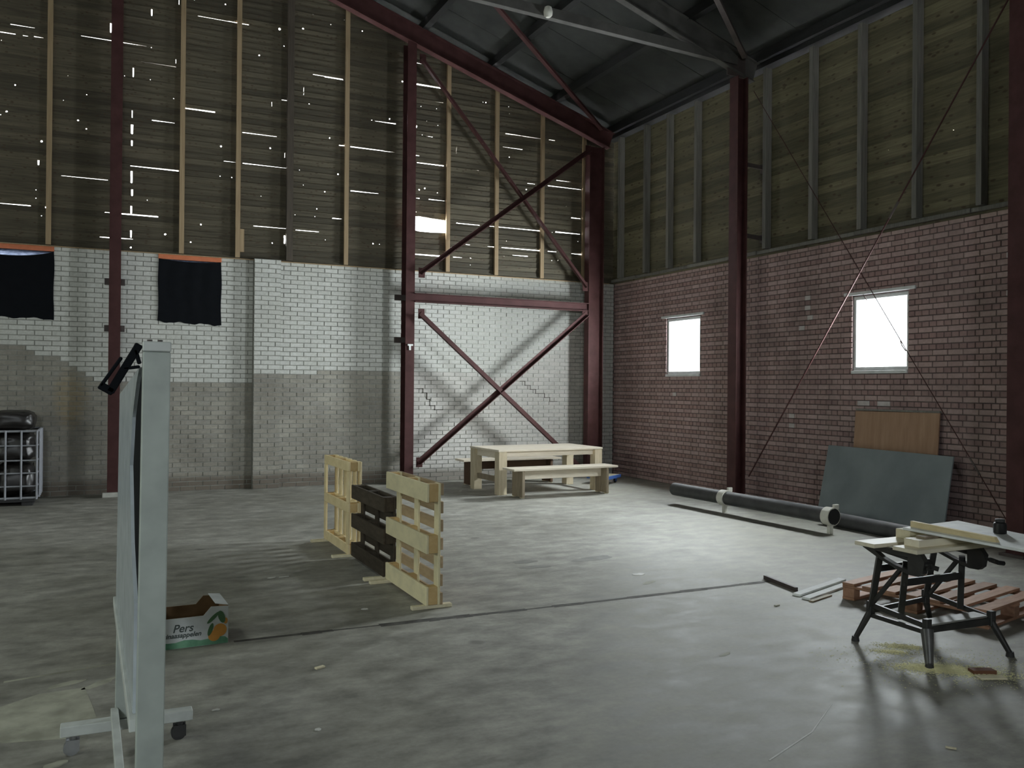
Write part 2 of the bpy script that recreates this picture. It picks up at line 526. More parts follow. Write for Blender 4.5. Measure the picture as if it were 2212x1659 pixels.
def plate(outer, voids, w0, w1, tf):
    """flat plate with real holes; tf maps (u, v, w) to world"""
    mb = MB()
    pts, edges = [], []
    for poly in [outer] + voids:
        n0 = len(pts)
        pts += [Vector(p) for p in poly]
        edges += [(n0 + i, n0 + (i + 1) % len(poly)) for i in range(len(poly))]
    r = geometry.delaunay_2d_cdt(pts, edges, [], 0, 1e-5)
    vv, faces = r[0], r[2]
    keep = []
    for f in faces:
        c = sum((vv[i] for i in f), Vector((0, 0))) / len(f)
        if inside(c, outer) and not any(inside(c, q) for q in voids):
            keep.append(tuple(f))
    n = len(vv)
    vs = [tf(p.x, p.y, w1(p.y) if callable(w1) else w1) for p in vv] + [tf(p.x, p.y, w0(p.y) if callable(w0) else w0) for p in vv]
    fs = list(keep) + [tuple(i + n for i in reversed(f)) for f in keep]
    cnt = {}
    for f in keep:
        for a, b in zip(f, f[1:] + f[:1]):
            cnt[(a, b)] = 1
    for (a, b) in cnt:
        if (b, a) not in cnt:
            fs.append((b, a, a + n, b + n))
    used = sorted({i for f in fs for i in f})
    mp = {i: k for k, i in enumerate(used)}
    return mb.add([vs[i] for i in used], [tuple(mp[i] for i in f) for f in fs])

# ------------------------------------------------------------------ dimensions of the hall
B, R, ZB = 15.59, 9.71, 3.97          # gable wall plane, right wall plane, top of the brickwork
XL, YN = -9.3, -9.0                   # far left wall, wall behind the camera
RX = 0.2                              # ridge
def low(x):                           # underside of the rafters
    return 6.72 + 0.335 * (9.2 - (x if x >= RX else 2 * RX - x))
SH = 0.52                             # roof sheets above that line
tb = lambda u, v, w: (u, B - w, v)
tr = lambda u, v, w: (R - w, u, v)

def in_view(p):
    d = Vector(p) - CAMLOC
    z = d.dot(fwd)
    if z < 0.2:
        return False
    x = 1106 + 1884.6 * d.dot(rr) / z
    y = 829.5 - 1884.6 * d.dot(uu) / z
    return -15 < x < 2227 and -15 < y < 1674

# ------------------------------------------------------------------ room shell
floor = obj('floor', mesh('floor', MB().box(XL - 0.3, R + 0.3, YN - 6, B + 0.3, -0.2, 0.0), MAT['floor']), kind='structure')

# gable wall: brick below, boards above; the part left of the picture is a plain slab
BX0 = -2.6
W3 = (-1.95, -0.67, 2.87, 3.88)
W4 = (0.88, 1.86, 2.86, 3.88)
rect = lambda a: [(a[0], a[2]), (a[1], a[2]), (a[1], a[3]), (a[0], a[3])]
wb = plate([(BX0, 0), (R, 0), (R, ZB), (BX0, ZB)], [rect(W3), rect(W4)], -0.22, 0.0, tb)
wall_back = obj('wall_back', mesh('wall_back', wb, MAT['mortar_white']), kind='structure')
gl = MB().prism([(XL, 0), (BX0, 0), (BX0, low(BX0) + SH), (XL, low(XL) + SH)], 1, B, B + 0.22)
P('plain_wall', gl, MAT['plaster'], wall_back)

wr = plate([(YN, 0), (B + 0.22, 0), (B + 0.22, ZB), (YN, ZB)], [rect(WIN1), rect(WIN2)], -0.25, 0.0, tr)
wall_right = obj('wall_right', mesh('wall_right', wr, MAT['mortar_red']), kind='structure')
P('plain_wall', MB().box(R, R + 0.1, YN, 5.2, ZB, low(R) + SH + 0.2), MAT['plank_right'], wall_right)

wl = plate([(YN, 0), (B + 0.22, 0), (B + 0.22, low(XL) + SH), (YN, low(XL) + SH)], [rect(q) for q in FILL_LEFT], -0.25, 0.0, lambda u, v, w: (XL + w, u, v))
wall_left = obj('wall_left', mesh('wall_left', wl, MAT['plaster']), kind='structure')
for i, (y0, y1, z0, z1) in enumerate(FILL_LEFT):
    a, b = XL - 0.12, XL - 0.05
    q = obj('window_%d' % (7 + i), mesh('window_frame', MB().box(a, b, y0, y1, z0, z0 + 0.05).box(a, b, y0, y1, z1 - 0.05, z1).box(a, b, y0, y0 + 0.05, z0 + 0.05, z1 - 0.05).box(a, b, y1 - 0.05, y1, z0 + 0.05, z1 - 0.05), MAT['frame_white'], 0.004), kind='structure')  # added windows, out of view, for fill from the left
    P('pane', MB().box(XL - 0.09, XL - 0.084, y0 + 0.045, y1 - 0.045, z0 + 0.045, z1 - 0.045), MAT['left_fill_glass'], q)
wf = MB()
wf = plate([(XL - 0.25, 0), (R + 0.25, 0), (R + 0.25, low(R) + SH - 0.05), (RX, low(RX) + SH), (XL - 0.25, low(XL) + SH - 0.1)],
           [rect(FILL_BACK)], -0.22, 0.0, lambda u, v, w: (u, YN + w, v))
wall_front = obj('wall_front', mesh('wall_front', wf, MAT['plaster']), kind='structure')
q = obj('window_9', mesh('window_frame', MB().box(FILL_BACK[0], FILL_BACK[1], YN - 0.14, YN - 0.07, FILL_BACK[2], FILL_BACK[2] + 0.05).box(FILL_BACK[0], FILL_BACK[1], YN - 0.14, YN - 0.07, FILL_BACK[3] - 0.05, FILL_BACK[3]).box(FILL_BACK[0], FILL_BACK[0] + 0.05, YN - 0.14, YN - 0.07, FILL_BACK[2] + 0.05, FILL_BACK[3] - 0.05).box(FILL_BACK[1] - 0.05, FILL_BACK[1], YN - 0.14, YN - 0.07, FILL_BACK[2] + 0.05, FILL_BACK[3] - 0.05), MAT['frame_white'], 0.004), kind='structure')  # added window, out of view, lets in fill from behind
P('pane', MB().box(FILL_BACK[0] + 0.045, FILL_BACK[1] - 0.045, YN - 0.108, YN - 0.102, FILL_BACK[2] + 0.045, FILL_BACK[3] - 0.045), MAT['glass'], q)

# ------------------------------------------------------------------ bricks
def brick_wall(parent, tf, u0, u1, course, L, pattern, openings, choose, nz, surface=None, extra=None, seed=1):
    rng = random.Random(seed)
    J = 0.012
    items = []
    def lay(ua, ub, z0, z1, w):
        mid = ((ua + ub) / 2, (z0 + z1) / 2)
        items.append((ua, ub, z0, z1, w, choose(mid[0], mid[1], k)))
    for k in range(nz):
        z0 = k * course + J / 2
        z1 = (k + 1) * course - J / 2
        step = L if (pattern == 'running' or k % 2 == 0) else L / 2
        off = 0 if k % 2 == 0 else (L / 2 if pattern == 'running' else L / 4)
        u = u0 - off
        while u < u1:
            ua, ub = max(u + J / 2, u0), min(u + step - J / 2, u1)
            u += step
            if ub - ua < 0.03:
                continue
            segs = [(ua, ub)]
            for (a, b, c, d) in openings:
                if z1 < c or z0 > d:
                    continue
                ns = []
                for (x, y) in segs:
                    if y <= a or x >= b:
                        ns.append((x, y))
                    else:
                        if a - x > 0.03:
                            ns.append((x, a - 0.004))
                        if y - b > 0.03:
                            ns.append((b + 0.004, y))
                segs = ns
            for (x, y) in segs:
                lay(x, y, z0, z1, 0.0)
        if extra:
            a, b, w = extra
            u = a - (L / 2 if k % 2 else 0)
            while u < b:
                ua, ub = max(u + J / 2, a + 0.002), min(u + L - J / 2, b - 0.002)
                u += L
                if ub - ua > 0.03:
                    lay(ua, ub, z0, z1, w)
    def score(it):
        c = tf((it[0] + it[1]) / 2, (it[2] + it[3]) / 2, it[4])
        if not in_view(c):
            return -1
        d = Vector(c) - CAMLOC
        nrm = Vector(tf(0, 0, 1)) - Vector(tf(0, 0, 0))
        return abs(d.normalized().dot(nrm)) / (d.length ** 2) * (it[1] - it[0])
    items.sort(key=score, reverse=True)
    cache = {}
    for it in items[:300]:
        ua, ub, z0, z1, w, mk = it
        ln, pr = round(ub - ua, 3), 0.006 + 0.004 * (rng.random() < 0.5) + 0.002
        key = (ln, pr, mk)
        if key not in cache:
            h = (z1 - z0) / 2
            mb = MB()
            a = [tf(-ln / 2, -h, 0), tf(ln / 2, -h, 0), tf(ln / 2, h, 0), tf(-ln / 2, h, 0)]
            b = [tf(-ln / 2 + 0.002, -h + 0.002, pr), tf(ln / 2 - 0.002, -h + 0.002, pr), tf(ln / 2 - 0.002, h - 0.002, pr), tf(-ln / 2 + 0.002, h - 0.002, pr)]
            o0 = Vector(tf(0, 0, 0))
            mb.add([Vector(p) - o0 for p in a + b], [(4, 5, 6, 7), (0, 1, 5, 4), (1, 2, 6, 5), (2, 3, 7, 6), (3, 0, 4, 7), (3, 2, 1, 0)])
            cache[key] = mesh('brick', mb, MAT[mk])
        obj('brick', cache[key], parent, tf((ua + ub) / 2, (z0 + z1) / 2, w))
    keys = sorted({it[5] for it in items})
    mb, idx = MB(), []
    for it in items[300:]:
        ua, ub, z0, z1, w, mk = it
        pr = 0.006 + 0.006 * rng.random()
        b = 0.002
        mb.add([tf(ua, z0, w), tf(ub, z0, w), tf(ub, z1, w), tf(ua, z1, w), tf(ua + b, z0 + b, w + pr), tf(ub - b, z0 + b, w + pr), tf(ub - b, z1 - b, w + pr), tf(ua + b, z1 - b, w + pr)],
               [(4, 5, 6, 7), (0, 1, 5, 4), (1, 2, 6, 5), (2, 3, 7, 6), (3, 0, 4, 7)])
        idx += [keys.index(mk)] * 5
    me = mesh('brickwork', mb)
    for q in keys:
        me.materials.append(MAT[q])
    me.polygons.foreach_set('material_index', idx)
    obj('brickwork', me, parent, kind='stuff')

PAINT = [(-2.6, 2.85), (-1.39, 2.45), (-0.76, 2.23), (-0.36, 2.11), (0.11, 1.68), (0.25, 1.80), (2.39, 1.83), (2.40, 2.02), (5.03, 2.03), (6.55, 2.03),
         (6.62, 1.96), (7.15, 1.96), (7.87, 2.22), (8.11, 2.39), (8.54, 2.62), (8.97, 3.08), (9.2, 3.3), (9.21, -1), (9.8, -1)]
def bound(x):
    for (a, p), (b, q) in zip(PAINT, PAINT[1:]):
        if a <= x <= b:
            return p + (q - p) * (x - a) / max(1e-6, b - a)
    return 0
choose_b = lambda u, z, k: 'white_brick' if z > bound(u) else ('lime_brick' if u > 5.15 else 'raw_brick')
PIER = (2.40, 2.85)
brick_wall(wall_back, tb, BX0, R, 0.0794, 0.24, 'running', [W3, W4, (PIER[0], PIER[1], -1, 9)], choose_b, 50, extra=(PIER[0], PIER[1], 0.12), seed=3)
P('brick_pier', MB().box(PIER[0], PIER[1], B - 0.12, B - 0.001, 0, ZB), MAT['mortar_white'], wall_back)
def choose_r(u, z, k):
    return 'red_stretcher' if k % 2 == 0 else 'red_brick'
brick_wall(wall_right, tr, YN + 14.2, B - 0.02, 0.0749, 0.22, 'english', [WIN1, WIN2], choose_r, 53, seed=5)
# stepped settlement cracks in the bare brickwork
for pts in ([(7.56, 1.91), (7.66, 1.91), (7.66, 1.83), (7.78, 1.83), (7.78, 1.75), (7.90, 1.75), (7.90, 1.67), (8.10, 1.67), (8.10, 1.59), (8.22, 1.59), (8.22, 1.51), (8.39, 1.51)],
            [(5.40, 1.75), (5.52, 1.75), (5.52, 1.67), (5.60, 1.67), (5.60, 1.55), (5.66, 1.55), (5.66, 1.43), (5.76, 1.43), (5.76, 1.35), (5.92, 1.35)]):
    mb = MB()
    for (a, b), (c, d) in zip(pts, pts[1:]):
        mb.box(min(a, c) - 0.006, max(a, c) + 0.006, B - 0.016, B - 0.004, min(b, d) - 0.007, max(b, d) + 0.007)
    P('crack', mb, MAT['crack'], wall_back)
# pale bricks by the near window and column
MAT['pale_patch'] = mottled('lime_patch', (0.40, 0.37, 0.36), (0.52, 0.49, 0.48), 12)
for (y, z) in [(9.98, 3.12), (9.98, 2.97), (9.93, 2.82), (10.10, 2.67), (6.62, 3.34), (6.60, 3.12), (6.62, 2.90), (6.58, 2.45), (13.35, 1.66), (10.30, 1.37), (10.30, 1.22), (8.85, 1.60), (8.50, 1.60)]:
    k = round(z / 0.0749)
    obj('brick', mesh('brick', MB().box(R - 0.015, R - 0.002, y, y + 0.11 + 0.1 * (k % 2), k * 0.0749 + 0.006, (k + 1) * 0.0749 - 0.006), MAT['pale_patch']), wall_right)

# ------------------------------------------------------------------ timber cladding with its gaps and knot holes
SLITS= [(-1.29,-0.96,7.35,0.011),(-1.43,-1.22,7.209,0.016),(-1.12,-1.05,7.208,0.011),(-0.97,-0.84,7.219,0.016),(-0.31,0.13,7.347,0.011),(0.29,0.66,7.346,0.011),(0.57,1.11,7.079,0.006),(1.45,1.94,8.002,0.008),(1.94,2.28,8.002,0.021),(1.24,1.74,6.417,0.037),(0.75,1.1,6.143,0.021),(2.19,2.77,6.134,0.016),(1.89,2.09,5.606,0.008),(2.2,2.98,5.605,0.019),(0.43,1.17,5.353,0.029),(-0.57,0.1,5.084,0.006),(-1.41,-0.99,4.562,0.021),(0.06,0.15,4.559,0.016),(0.28,0.86,4.558,0.032),(-0.01,0.13,4.155,0.021),(0.28,0.48,4.158,0.021),(2.39,2.95,4.541,0.014),(3.11,3.52,4.532,0.014),(3.39,3.93,7.326,0.008),(3.87,3.95,6.123,0.016),(3.77,3.94,4.803,0.011),(2.85,2.94,6.795,0.008),(3.6,3.94,7.315,0.008),(4.53,4.93,6.653,0.027),(4.08,4.7,6.126,0.024),(4.7,4.92,6.123,0.008),(3.87,3.98,6.127,0.019),(4.09,4.61,5.327,0.027),(3.76,3.92,4.798,0.021),(5.3,5.82,7.454,0.043),(5.33,5.43,7.852,0.006),(5.67,5.86,7.179,0.008),(5.53,5.66,6.507,0.008),(7.17,7.55,6.77,0.024),(7.55,7.95,6.767,0.008),(8.13,8.27,6.772,0.006),(7.12,7.55,6.505,0.011),(5.32,5.4,6.119,0.027),(5.35,5.89,5.986,0.037),(6.51,6.61,5.98,0.011),(8.31,8.67,5.978,0.024),(7.66,7.83,5.846,0.008),(8.12,8.89,5.847,0.019),(5.59,5.91,5.322,0.021),(5.34,5.41,5.32,0.024),(8.66,8.88,5.25,0.024),(6.15,6.64,4.922,0.014),(6.85,7.95,4.924,0.019),(8.3,8.87,4.932,0.037),(5.33,5.88,4.266,0.043),(6.09,6.28,4.268,0.027),(6.35,6.44,4.527,0.011),(6.81,6.97,4.525,0.019),(7.11,7.97,4.527,0.021),(8.13,8.33,4.53,0.021),(8.67,8.93,4.521,0.027),(7.35,7.69,4.395,0.021)]
VSLITS= [(0.12,7.47,7.63,0.035),(0.73,7.86,7.97,0.032),(0.46,6.81,6.96,0.027),(0.45,6.14,6.26,0.021),(0.45,5.87,6.03,0.053),(0.45,5.68,5.77,0.037),(0.45,5.07,5.27,0.043),(0.46,4.86,4.97,0.043),(0.45,4.57,4.7,0.037),(0.45,4.18,4.3,0.037),(1.11,7.14,7.21,0.014),(2.91,5.78,5.87,0.011),(2.92,4.27,4.42,0.037),(2.68,6.65,6.73,0.011),(3.23,6.93,7.08,0.008),(-0.89,5.21,5.29,0.037),(1.15,8.13,8.21,0.014),(6.14,6.25,6.39,0.008)]
KNOTS= [(1.89,8.28,0.023),(2.8,8.03,0.035),(3.21,8.11,0.025),(3.7,8.27,0.009),(3.38,8.39,0.011),(2.88,7.74,0.016),(2.46,7.51,0.023),(3.33,6.79,0.02),(-1.22,6.42,0.02),(-0.49,6.68,0.009),(-0.22,6.42,0.013),(-0.55,6.28,0.009),(-1.33,5.99,0.025),(-1.41,5.93,0.009),(-0.34,5.99,0.023),(-0.22,5.87,0.018),(-0.85,5.59,0.028),(0.33,6.81,0.013),(0.72,6.81,0.009),(0.73,7.34,0.009),(-1.41,7.08,0.013),(1.84,5.85,0.025),(2.66,5.92,0.025),(2.95,5.94,0.018),(3.7,6.24,0.011),(2.98,6.27,0.009),(3.86,5.6,0.023),(3.17,5.6,0.009),(3.24,5.34,0.009),(3.62,5.26,0.02),(2.02,5.34,0.016),(1.83,5.34,0.009),(2.51,5.07,0.009),(3.48,4.94,0.018),(3.45,4.8,0.011),(3.1,4.8,0.009),(-0.78,4.56,0.023),(1.53,4.49,0.023),(0.97,4.28,0.028),(1.37,4.18,0.02),(2.71,4.27,0.018),(3.64,4.4,0.009),(0.45,4.02,0.025),(-0.84,4.42,0.009),(-0.92,4.82,0.011),(-0.92,4.69,0.009),(0.69,4.82,0.009),(1.39,8.26,0.013),(1.08,6.55,0.009),(3.7,8.27,0.013),(4.28,8.26,0.02),(3.95,8.4,0.009),(4.68,7.59,0.009),(5.05,7.46,0.025),(4.47,6.66,0.016),(4.81,6.73,0.023),(3.7,6.23,0.018),(3.86,5.6,0.025),(3.62,5.26,0.013),(4.52,4.4,0.023),(4.64,4.4,0.009),(5.42,7.05,0.011),(5.73,7.05,0.009),(5.33,6.66,0.035),(5.54,6.79,0.009),(5.76,6.74,0.013),(5.45,6.52,0.013),(6.69,7.32,0.013),(6.75,7.32,0.02),(7.24,7.31,0.009),(7.25,7.17,0.009),(7.26,6.32,0.018),(5.4,5.48,0.03),(5.51,5.52,0.025),(5.76,5.46,0.018),(5.34,5.06,0.013),(7.64,5.72,0.023),(8.32,6.1,0.009),(8.54,5.47,0.013),(6.17,4.93,0.013),(7.21,4.66,0.016),(6.46,4.27,0.018),(8.23,4.92,0.009),(8.83,4.78,0.009),(6.45,4.27,0.018),(8.22,4.35,0.016),(8.36,4.36,0.016),(6.45,4.14,0.009),(7.16,4.36,0.009)]

def quad_void(x0, x1, z, t, rng):
    e = t * rng.uniform(0.25, 0.9)
    return [(x0, z - t / 2), (x1, z - e / 2), (x1, z + e / 2), (x0, z + t / 2)] if rng.random() < 0.6 else [(x0, z - e / 2), (x1, z - t / 2), (x1, z + t / 2), (x0, z + e / 2)]
rng = random.Random(11)
VOIDS = []
for (x0, x1, z, t) in SLITS:
    VOIDS.append(quad_void(x0, x1, z, max(0.0095, t * 0.5 + 0.0045), rng))
for (x, z0, z1, t) in VSLITS:
    t *= 0.7
    VOIDS.append([(x - t / 2, z1), (x - t * 0.42, z0 + t * 0.3), (x, z0), (x + t * 0.42, z0 + t * 0.3), (x + t / 2, z1)][::-1])
for (x, z, r) in KNOTS:
    r = max(0.008, r * 0.66)
    n = 7
    ph = rng.random() * 6
    VOIDS.append([(x + r * rng.uniform(0.7, 1.15) * math.cos(ph + 2 * math.pi * i / n), z + r * rng.uniform(0.7, 1.15) * math.sin(ph + 2 * math.pi * i / n)) for i in range(n)])
HOLE = [(5.24, 4.73), (5.40, 4.70), (5.66, 4.70), (5.93, 4.715), (5.93, 4.95), (5.62, 4.965), (5.40, 4.985), (5.24, 4.96)]
VOIDS.append(HOLE)
VB = [(min(p[0] for p in q), max(p[0] for p in q), min(p[1] for p in q), max(p[1] for p in q), q) for q in VOIDS]

def tilt(z, zb, h):
    return 0.030 + 0.013 * (z - zb) / h
def plank_row(parent, tf, zb, h, cuts, mat, voids=(), rng=rng):
    top = zb + h + 0.016
    for a, b in zip(cuts, cuts[1:]):
        outer = [(a + 0.0004, zb), (b - 0.0004, zb), (b - 0.0004, top), (a + 0.0004, top)]
        vs = [q for (x0, x1, z0, z1, q) in voids if x1 > a and x0 < b and z1 > zb and z0 < top]
        j = rng.uniform(-0.0005, 0.001)
        f1 = lambda z: 0.0128 + j + 0.020 * (z - zb) / h + 0.0165
        f0 = lambda z: 0.0128 + j + 0.020 * (z - zb) / h
        mb = plate(outer, vs, f0, f1, tf)
        obj('plank', mesh('plank', mb, mat), parent)

STUDS_B = [-2.6, -1.68, -0.74, 0.21, 1.22, 2.12, 2.99, 4.0, 5.11, 5.96, 6.97, 7.97, 8.93]
H1 = 0.1005
k = 0
while True:
    zb = ZB - 0.015 + k * H1
    xmax = min(R + 0.05, 9.2 - (zb - SH - 6.72) / 0.335)
    if zb > low(RX) + SH:
        break
    xmin = BX0 if xmax > RX else BX0
    if zb > low(BX0) + SH:
        xmin = max(BX0, 2 * RX - xmax)
    cand = [s for s in STUDS_B if xmin + 0.5 < s < xmax - 0.4]
    rng2 = random.Random(100 + k)
    cuts = [xmin]
    s = rng2.choice([1, 2, 3])
    while s < len(cand):
        if cand[min(s, len(cand) - 1)] > cuts[-1] + 0.3:
            cuts.append(cand[s])
        s += rng2.choice([2, 3, 4])
    cuts.append(xmax)
    plank_row(wall_back, tb, zb, H1, cuts, MAT['plank_back'], VB, rng2)
    k += 1
    if xmax - xmin < 0.4:
        break
STUDS_R = [15.13, 14.21, 13.45, 12.61, 11.55, 10.83, 9.83, 8.91, 8.0, 7.08, 6.2]
RV = []
for (y, z, r) in [(8.52, 5.06, 0.010), (7.54, 5.07, 0.009)]:
    q = [(y + r * math.cos(i * math.pi / 3), z + r * math.sin(i * math.pi / 3)) for i in range(6)]
    RV.append((y - r, y + r, z - r, z + r, q))
H2 = 0.122
for k in range(28):
    zb = ZB - 0.020 + k * H2
    rng2 = random.Random(500 + k)
    cuts = [5.15]
    s = rng2.choice([0, 1, 2])
    cc = STUDS_R[::-1]
    while s < len(cc):
        if cc[s] > cuts[-1] + 0.3 and cc[s] < 15.2:
            cuts.append(cc[s])
        s += rng2.choice([2, 3, 4])
    cuts.append(B - 0.03)
    plank_row(wall_right, tr, zb, H2, cuts, MAT['plank_right'], RV, rng2)

for x in STUDS_B:
    if x in (0.21, 5.11):
        continue
    dark = abs(x - 2.99) < 0.01
    hw = 0.055 if dark else 0.038
    P('stud', MB().box(x - hw, x + hw, B - (0.14 if dark else 0.115), B - 0.062, ZB + 0.001, low(x) + 0.28), MAT['stud_dark' if dark else 'stud_pine'], wall_back)
P('stud_splice', MB().box(2.16, 2.225, B - 0.115, B - 0.062, 4.07, 4.46), MAT['stud_pine'], wall_back)
for y in STUDS_R:
    P('stud', MB().box(R - 0.18, R - 0.062, y - 0.036, y + 0.036, ZB + 0.062, 6.98), MAT['stud_grey'], wall_right)
P('leak_batten', MB().box(R - 0.012, R + 0.06, 5.2, B, ZB + 0.0005, ZB + 0.04), MAT['stud_grey'], wall_right)  # added strip that stops sky light leaking in over the bricks
P('leak_batten', MB().box(BX0, R, B - 0.012, B + 0.06, ZB + 0.0005, ZB + 0.03), MAT['stud_grey'], wall_back)  # same added light stop along the gable wall
# sill lath on top of the red brickwork, bumpy with mortar droppings
rngs = random.Random(4)
y = 5.2
while y < B - 0.1:
    y2 = min(y + rngs.uniform(0.8, 1.9), B - 0.1)
    P('sill_lath', MB().box(R - 0.115 - rngs.uniform(0, 0.02), R - 0.062, y, y2 - 0.004, ZB + 0.002, ZB + 0.052 + rngs.uniform(0, 0.008)), MAT['stud_grey'], wall_right, bevel=0.006)
    y = y2
P('sill_lath', MB().box(BX0, R - 0.14, B - 0.06, B - 0.015, ZB - 0.022, ZB - 0.009), MAT['stud_pine'], wall_back)
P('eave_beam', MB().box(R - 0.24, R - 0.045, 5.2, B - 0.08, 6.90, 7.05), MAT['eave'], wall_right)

# ------------------------------------------------------------------ windows
def window_right(n, wv):
    y0, y1, z0, z1 = wv
    fr = MB()
    x0, x1 = R + 0.02, R + 0.09
    fr.box(x0, x1, y0, y1, z0, z0 + 0.05).box(x0, x1, y0, y1, z1 - 0.05, z1).box(x0, x1, y0, y0 + 0.045, z0 + 0.05, z1 - 0.05).box(x0, x1, y1 - 0.045, y1, z0 + 0.05, z1 - 0.05)
    root = obj('window_%d' % n, mesh('window_frame', fr, MAT['frame_white'], 0.004), kind='structure')
    P('pane', MB().box(R + 0.05, R + 0.056, y0 + 0.04, y1 - 0.04, z0 + 0.045, z1 - 0.045), MAT['glass'], root)
    P('sill', MB().box(R - 0.03, R + 0.03, y0 - 0.0, y1 + 0.0, z0 - 0.045, z0 - 0.001), MAT['frame_white'], root, 0.004)
    P('head_board', MB().box(R - 0.045, R - 0.012, y0 - 0.13, y1 + 0.13, z1 + 0.015, z1 + 0.06), MAT['frame_white'], root, 0.004)
    return root
w1 = window_right(1, WIN1)
w2 = window_right(2, WIN2)
P('casement_stay', MB().path([(R + 0.0, 8.26, 2.32), (R - 0.03, 8.30, 2.40), (R - 0.02, 8.33, 2.46)], 0.007), MAT['steel_dark'], w2)
P('casement_stay', MB().path([(R - 0.02, 8.98, 3.16), (R - 0.04, 8.93, 3.11), (R - 0.02, 8.90, 3.05)], 0.007), MAT['steel_dark'], w2)

def window_back(n, wv):
    x0, x1, z0, z1 = wv
    fr = MB()
    a, b = B + 0.05, B + 0.11
    fr.box(x0, x1, a, b, z0, z0 + 0.05).box(x0, x1, a, b, z1 - 0.05, z1).box(x0, x0 + 0.05, a, b, z0 + 0.05, z1 - 0.05).box(x1 - 0.05, x1, a, b, z0 + 0.05, z1 - 0.05)
    root = obj('window_%d' % n, mesh('window_frame', fr, MAT['frame_white'], 0.004), kind='structure')
    P('pane', MB().box(x0 + 0.045, x1 - 0.045, B + 0.075, B + 0.081, z0 + 0.045, z1 - 0.045), MAT['glass'], root)
    P('milky_film', MB().box(x0 + 0.01, x1 - 0.01, B + 0.03, B + 0.034, z0 + 0.01, z1 - 0.005), MAT['film'], root)
    P('lintel', MB().box(x0 - 0.01, x1 + 0.01, B - 0.03, B + 0.02, z1 - 0.005, z1 + 0.075), MAT['orange'], root, 0.004)
window_back(3, W3)
window_back(4, W4)

def curtain(x0, x1, z0, z1, sag, label, seed):
    n, mrow = 28, 22
    rg = random.Random(seed)
    mb = MB()
    vs = []
    for j in range(mrow + 1):
        for i in range(n + 1):
            s = i / n
            t = j / mrow
            top = z1 - sag * (1 - (2 * s - 1) ** 2) ** 0.8
            bot = z0 - 0.03 * s + 0.012 * math.sin(s * 17 + seed) + 0.006 * math.sin(s * 41)
            z = bot + (top - bot) * t
            x = x0 + (x1 - x0) * s + 0.006 * math.sin(t * 9 + seed) * (1 if s > 0.5 else -1)
            yy = B - 0.022 - 0.010 * (0.5 + 0.5 * math.sin(s * 23 + 2 * math.sin(t * 3))) * (0.3 + t * 0.4)
            vs.append((x, yy, z))
    vs2 = [(a, b + 0.004, c) for a, b, c in vs]
    W = n + 1
    fs = [(j * W + i, j * W + i + 1, (j + 1) * W + i + 1, (j + 1) * W + i) for j in range(mrow) for i in range(n)]
    N = len(vs)
    fs += [tuple(q + N for q in reversed(f)) for f in fs]
    for i in range(n):
        fs.append((i + 1, i, i + N, i + 1 + N))
        t = mrow * W + i
        fs.append((t, t + 1, t + 1 + N, t + N))
    for j in range(mrow):
        fs.append((j * W, (j + 1) * W, (j + 1) * W + N, j * W + N))
        t = j * W + n
        fs.append((t + W, t, t + N, t + W + N))
    mb.add(vs + vs2, fs)
    solo('blackout_cloth', mb, MAT['black_cloth'], label, 'curtain', ((x0 + x1) / 2, B - 0.03, z0), smooth=True)
curtain(-1.97, -0.66, 2.83, 3.875, 0.10, 'black cloth over the window cut by the left edge, sagging below its orange lintel', 1)
curtain(0.87, 1.87, 2.83, 3.88, 0.035, 'black cloth covering the whole window between the left steel column and the brick pier', 2)

# ------------------------------------------------------------------ roof
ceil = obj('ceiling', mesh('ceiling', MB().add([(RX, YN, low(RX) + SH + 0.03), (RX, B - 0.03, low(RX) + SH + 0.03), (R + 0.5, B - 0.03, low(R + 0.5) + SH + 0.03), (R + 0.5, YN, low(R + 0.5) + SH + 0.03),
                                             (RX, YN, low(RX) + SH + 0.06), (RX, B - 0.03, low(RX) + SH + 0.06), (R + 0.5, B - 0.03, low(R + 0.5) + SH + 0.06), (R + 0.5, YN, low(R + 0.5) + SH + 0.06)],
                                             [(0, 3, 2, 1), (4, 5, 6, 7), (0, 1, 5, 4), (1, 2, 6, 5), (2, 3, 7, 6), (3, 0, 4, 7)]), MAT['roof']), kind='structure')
holes = [[(a, c), (b, c), (b, d), (a, d)] for (a, b, c, d) in FILL_ROOF]
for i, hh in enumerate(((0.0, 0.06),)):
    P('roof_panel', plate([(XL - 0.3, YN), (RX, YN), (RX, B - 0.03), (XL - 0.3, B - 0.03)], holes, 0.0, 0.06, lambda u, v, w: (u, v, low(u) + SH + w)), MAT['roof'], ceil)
for i, (a, b, c, d) in enumerate(FILL_ROOF):
    rl = obj('window_%d' % (5 + i), mesh('fill_rooflight_frame', MB().box(a - 0.05, a, c, d, low(a) + SH - 0.03, low(a) + SH + 0.09).box(b, b + 0.05, c, d, low(b) + SH - 0.03, low(b) + SH + 0.09), MAT['frame_white']), kind='structure')  # added rooflights, out of view, giving fill from above
    P('pane', MB().add([(a, c, low(a) + SH + 0.065), (b, c, low(b) + SH + 0.065), (b, d, low(b) + SH + 0.065), (a, d, low(a) + SH + 0.065)], [(0, 1, 2, 3)]), MAT['roof_fill_glass'], rl)
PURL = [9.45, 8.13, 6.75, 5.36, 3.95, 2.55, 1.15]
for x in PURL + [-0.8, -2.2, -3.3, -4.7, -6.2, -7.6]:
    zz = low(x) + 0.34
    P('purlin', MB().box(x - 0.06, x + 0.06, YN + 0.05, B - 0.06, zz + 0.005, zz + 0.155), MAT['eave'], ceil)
edges = [9.69] + [8.13, 6.75, 5.36, 3.95, 2.55, 1.15, RX]
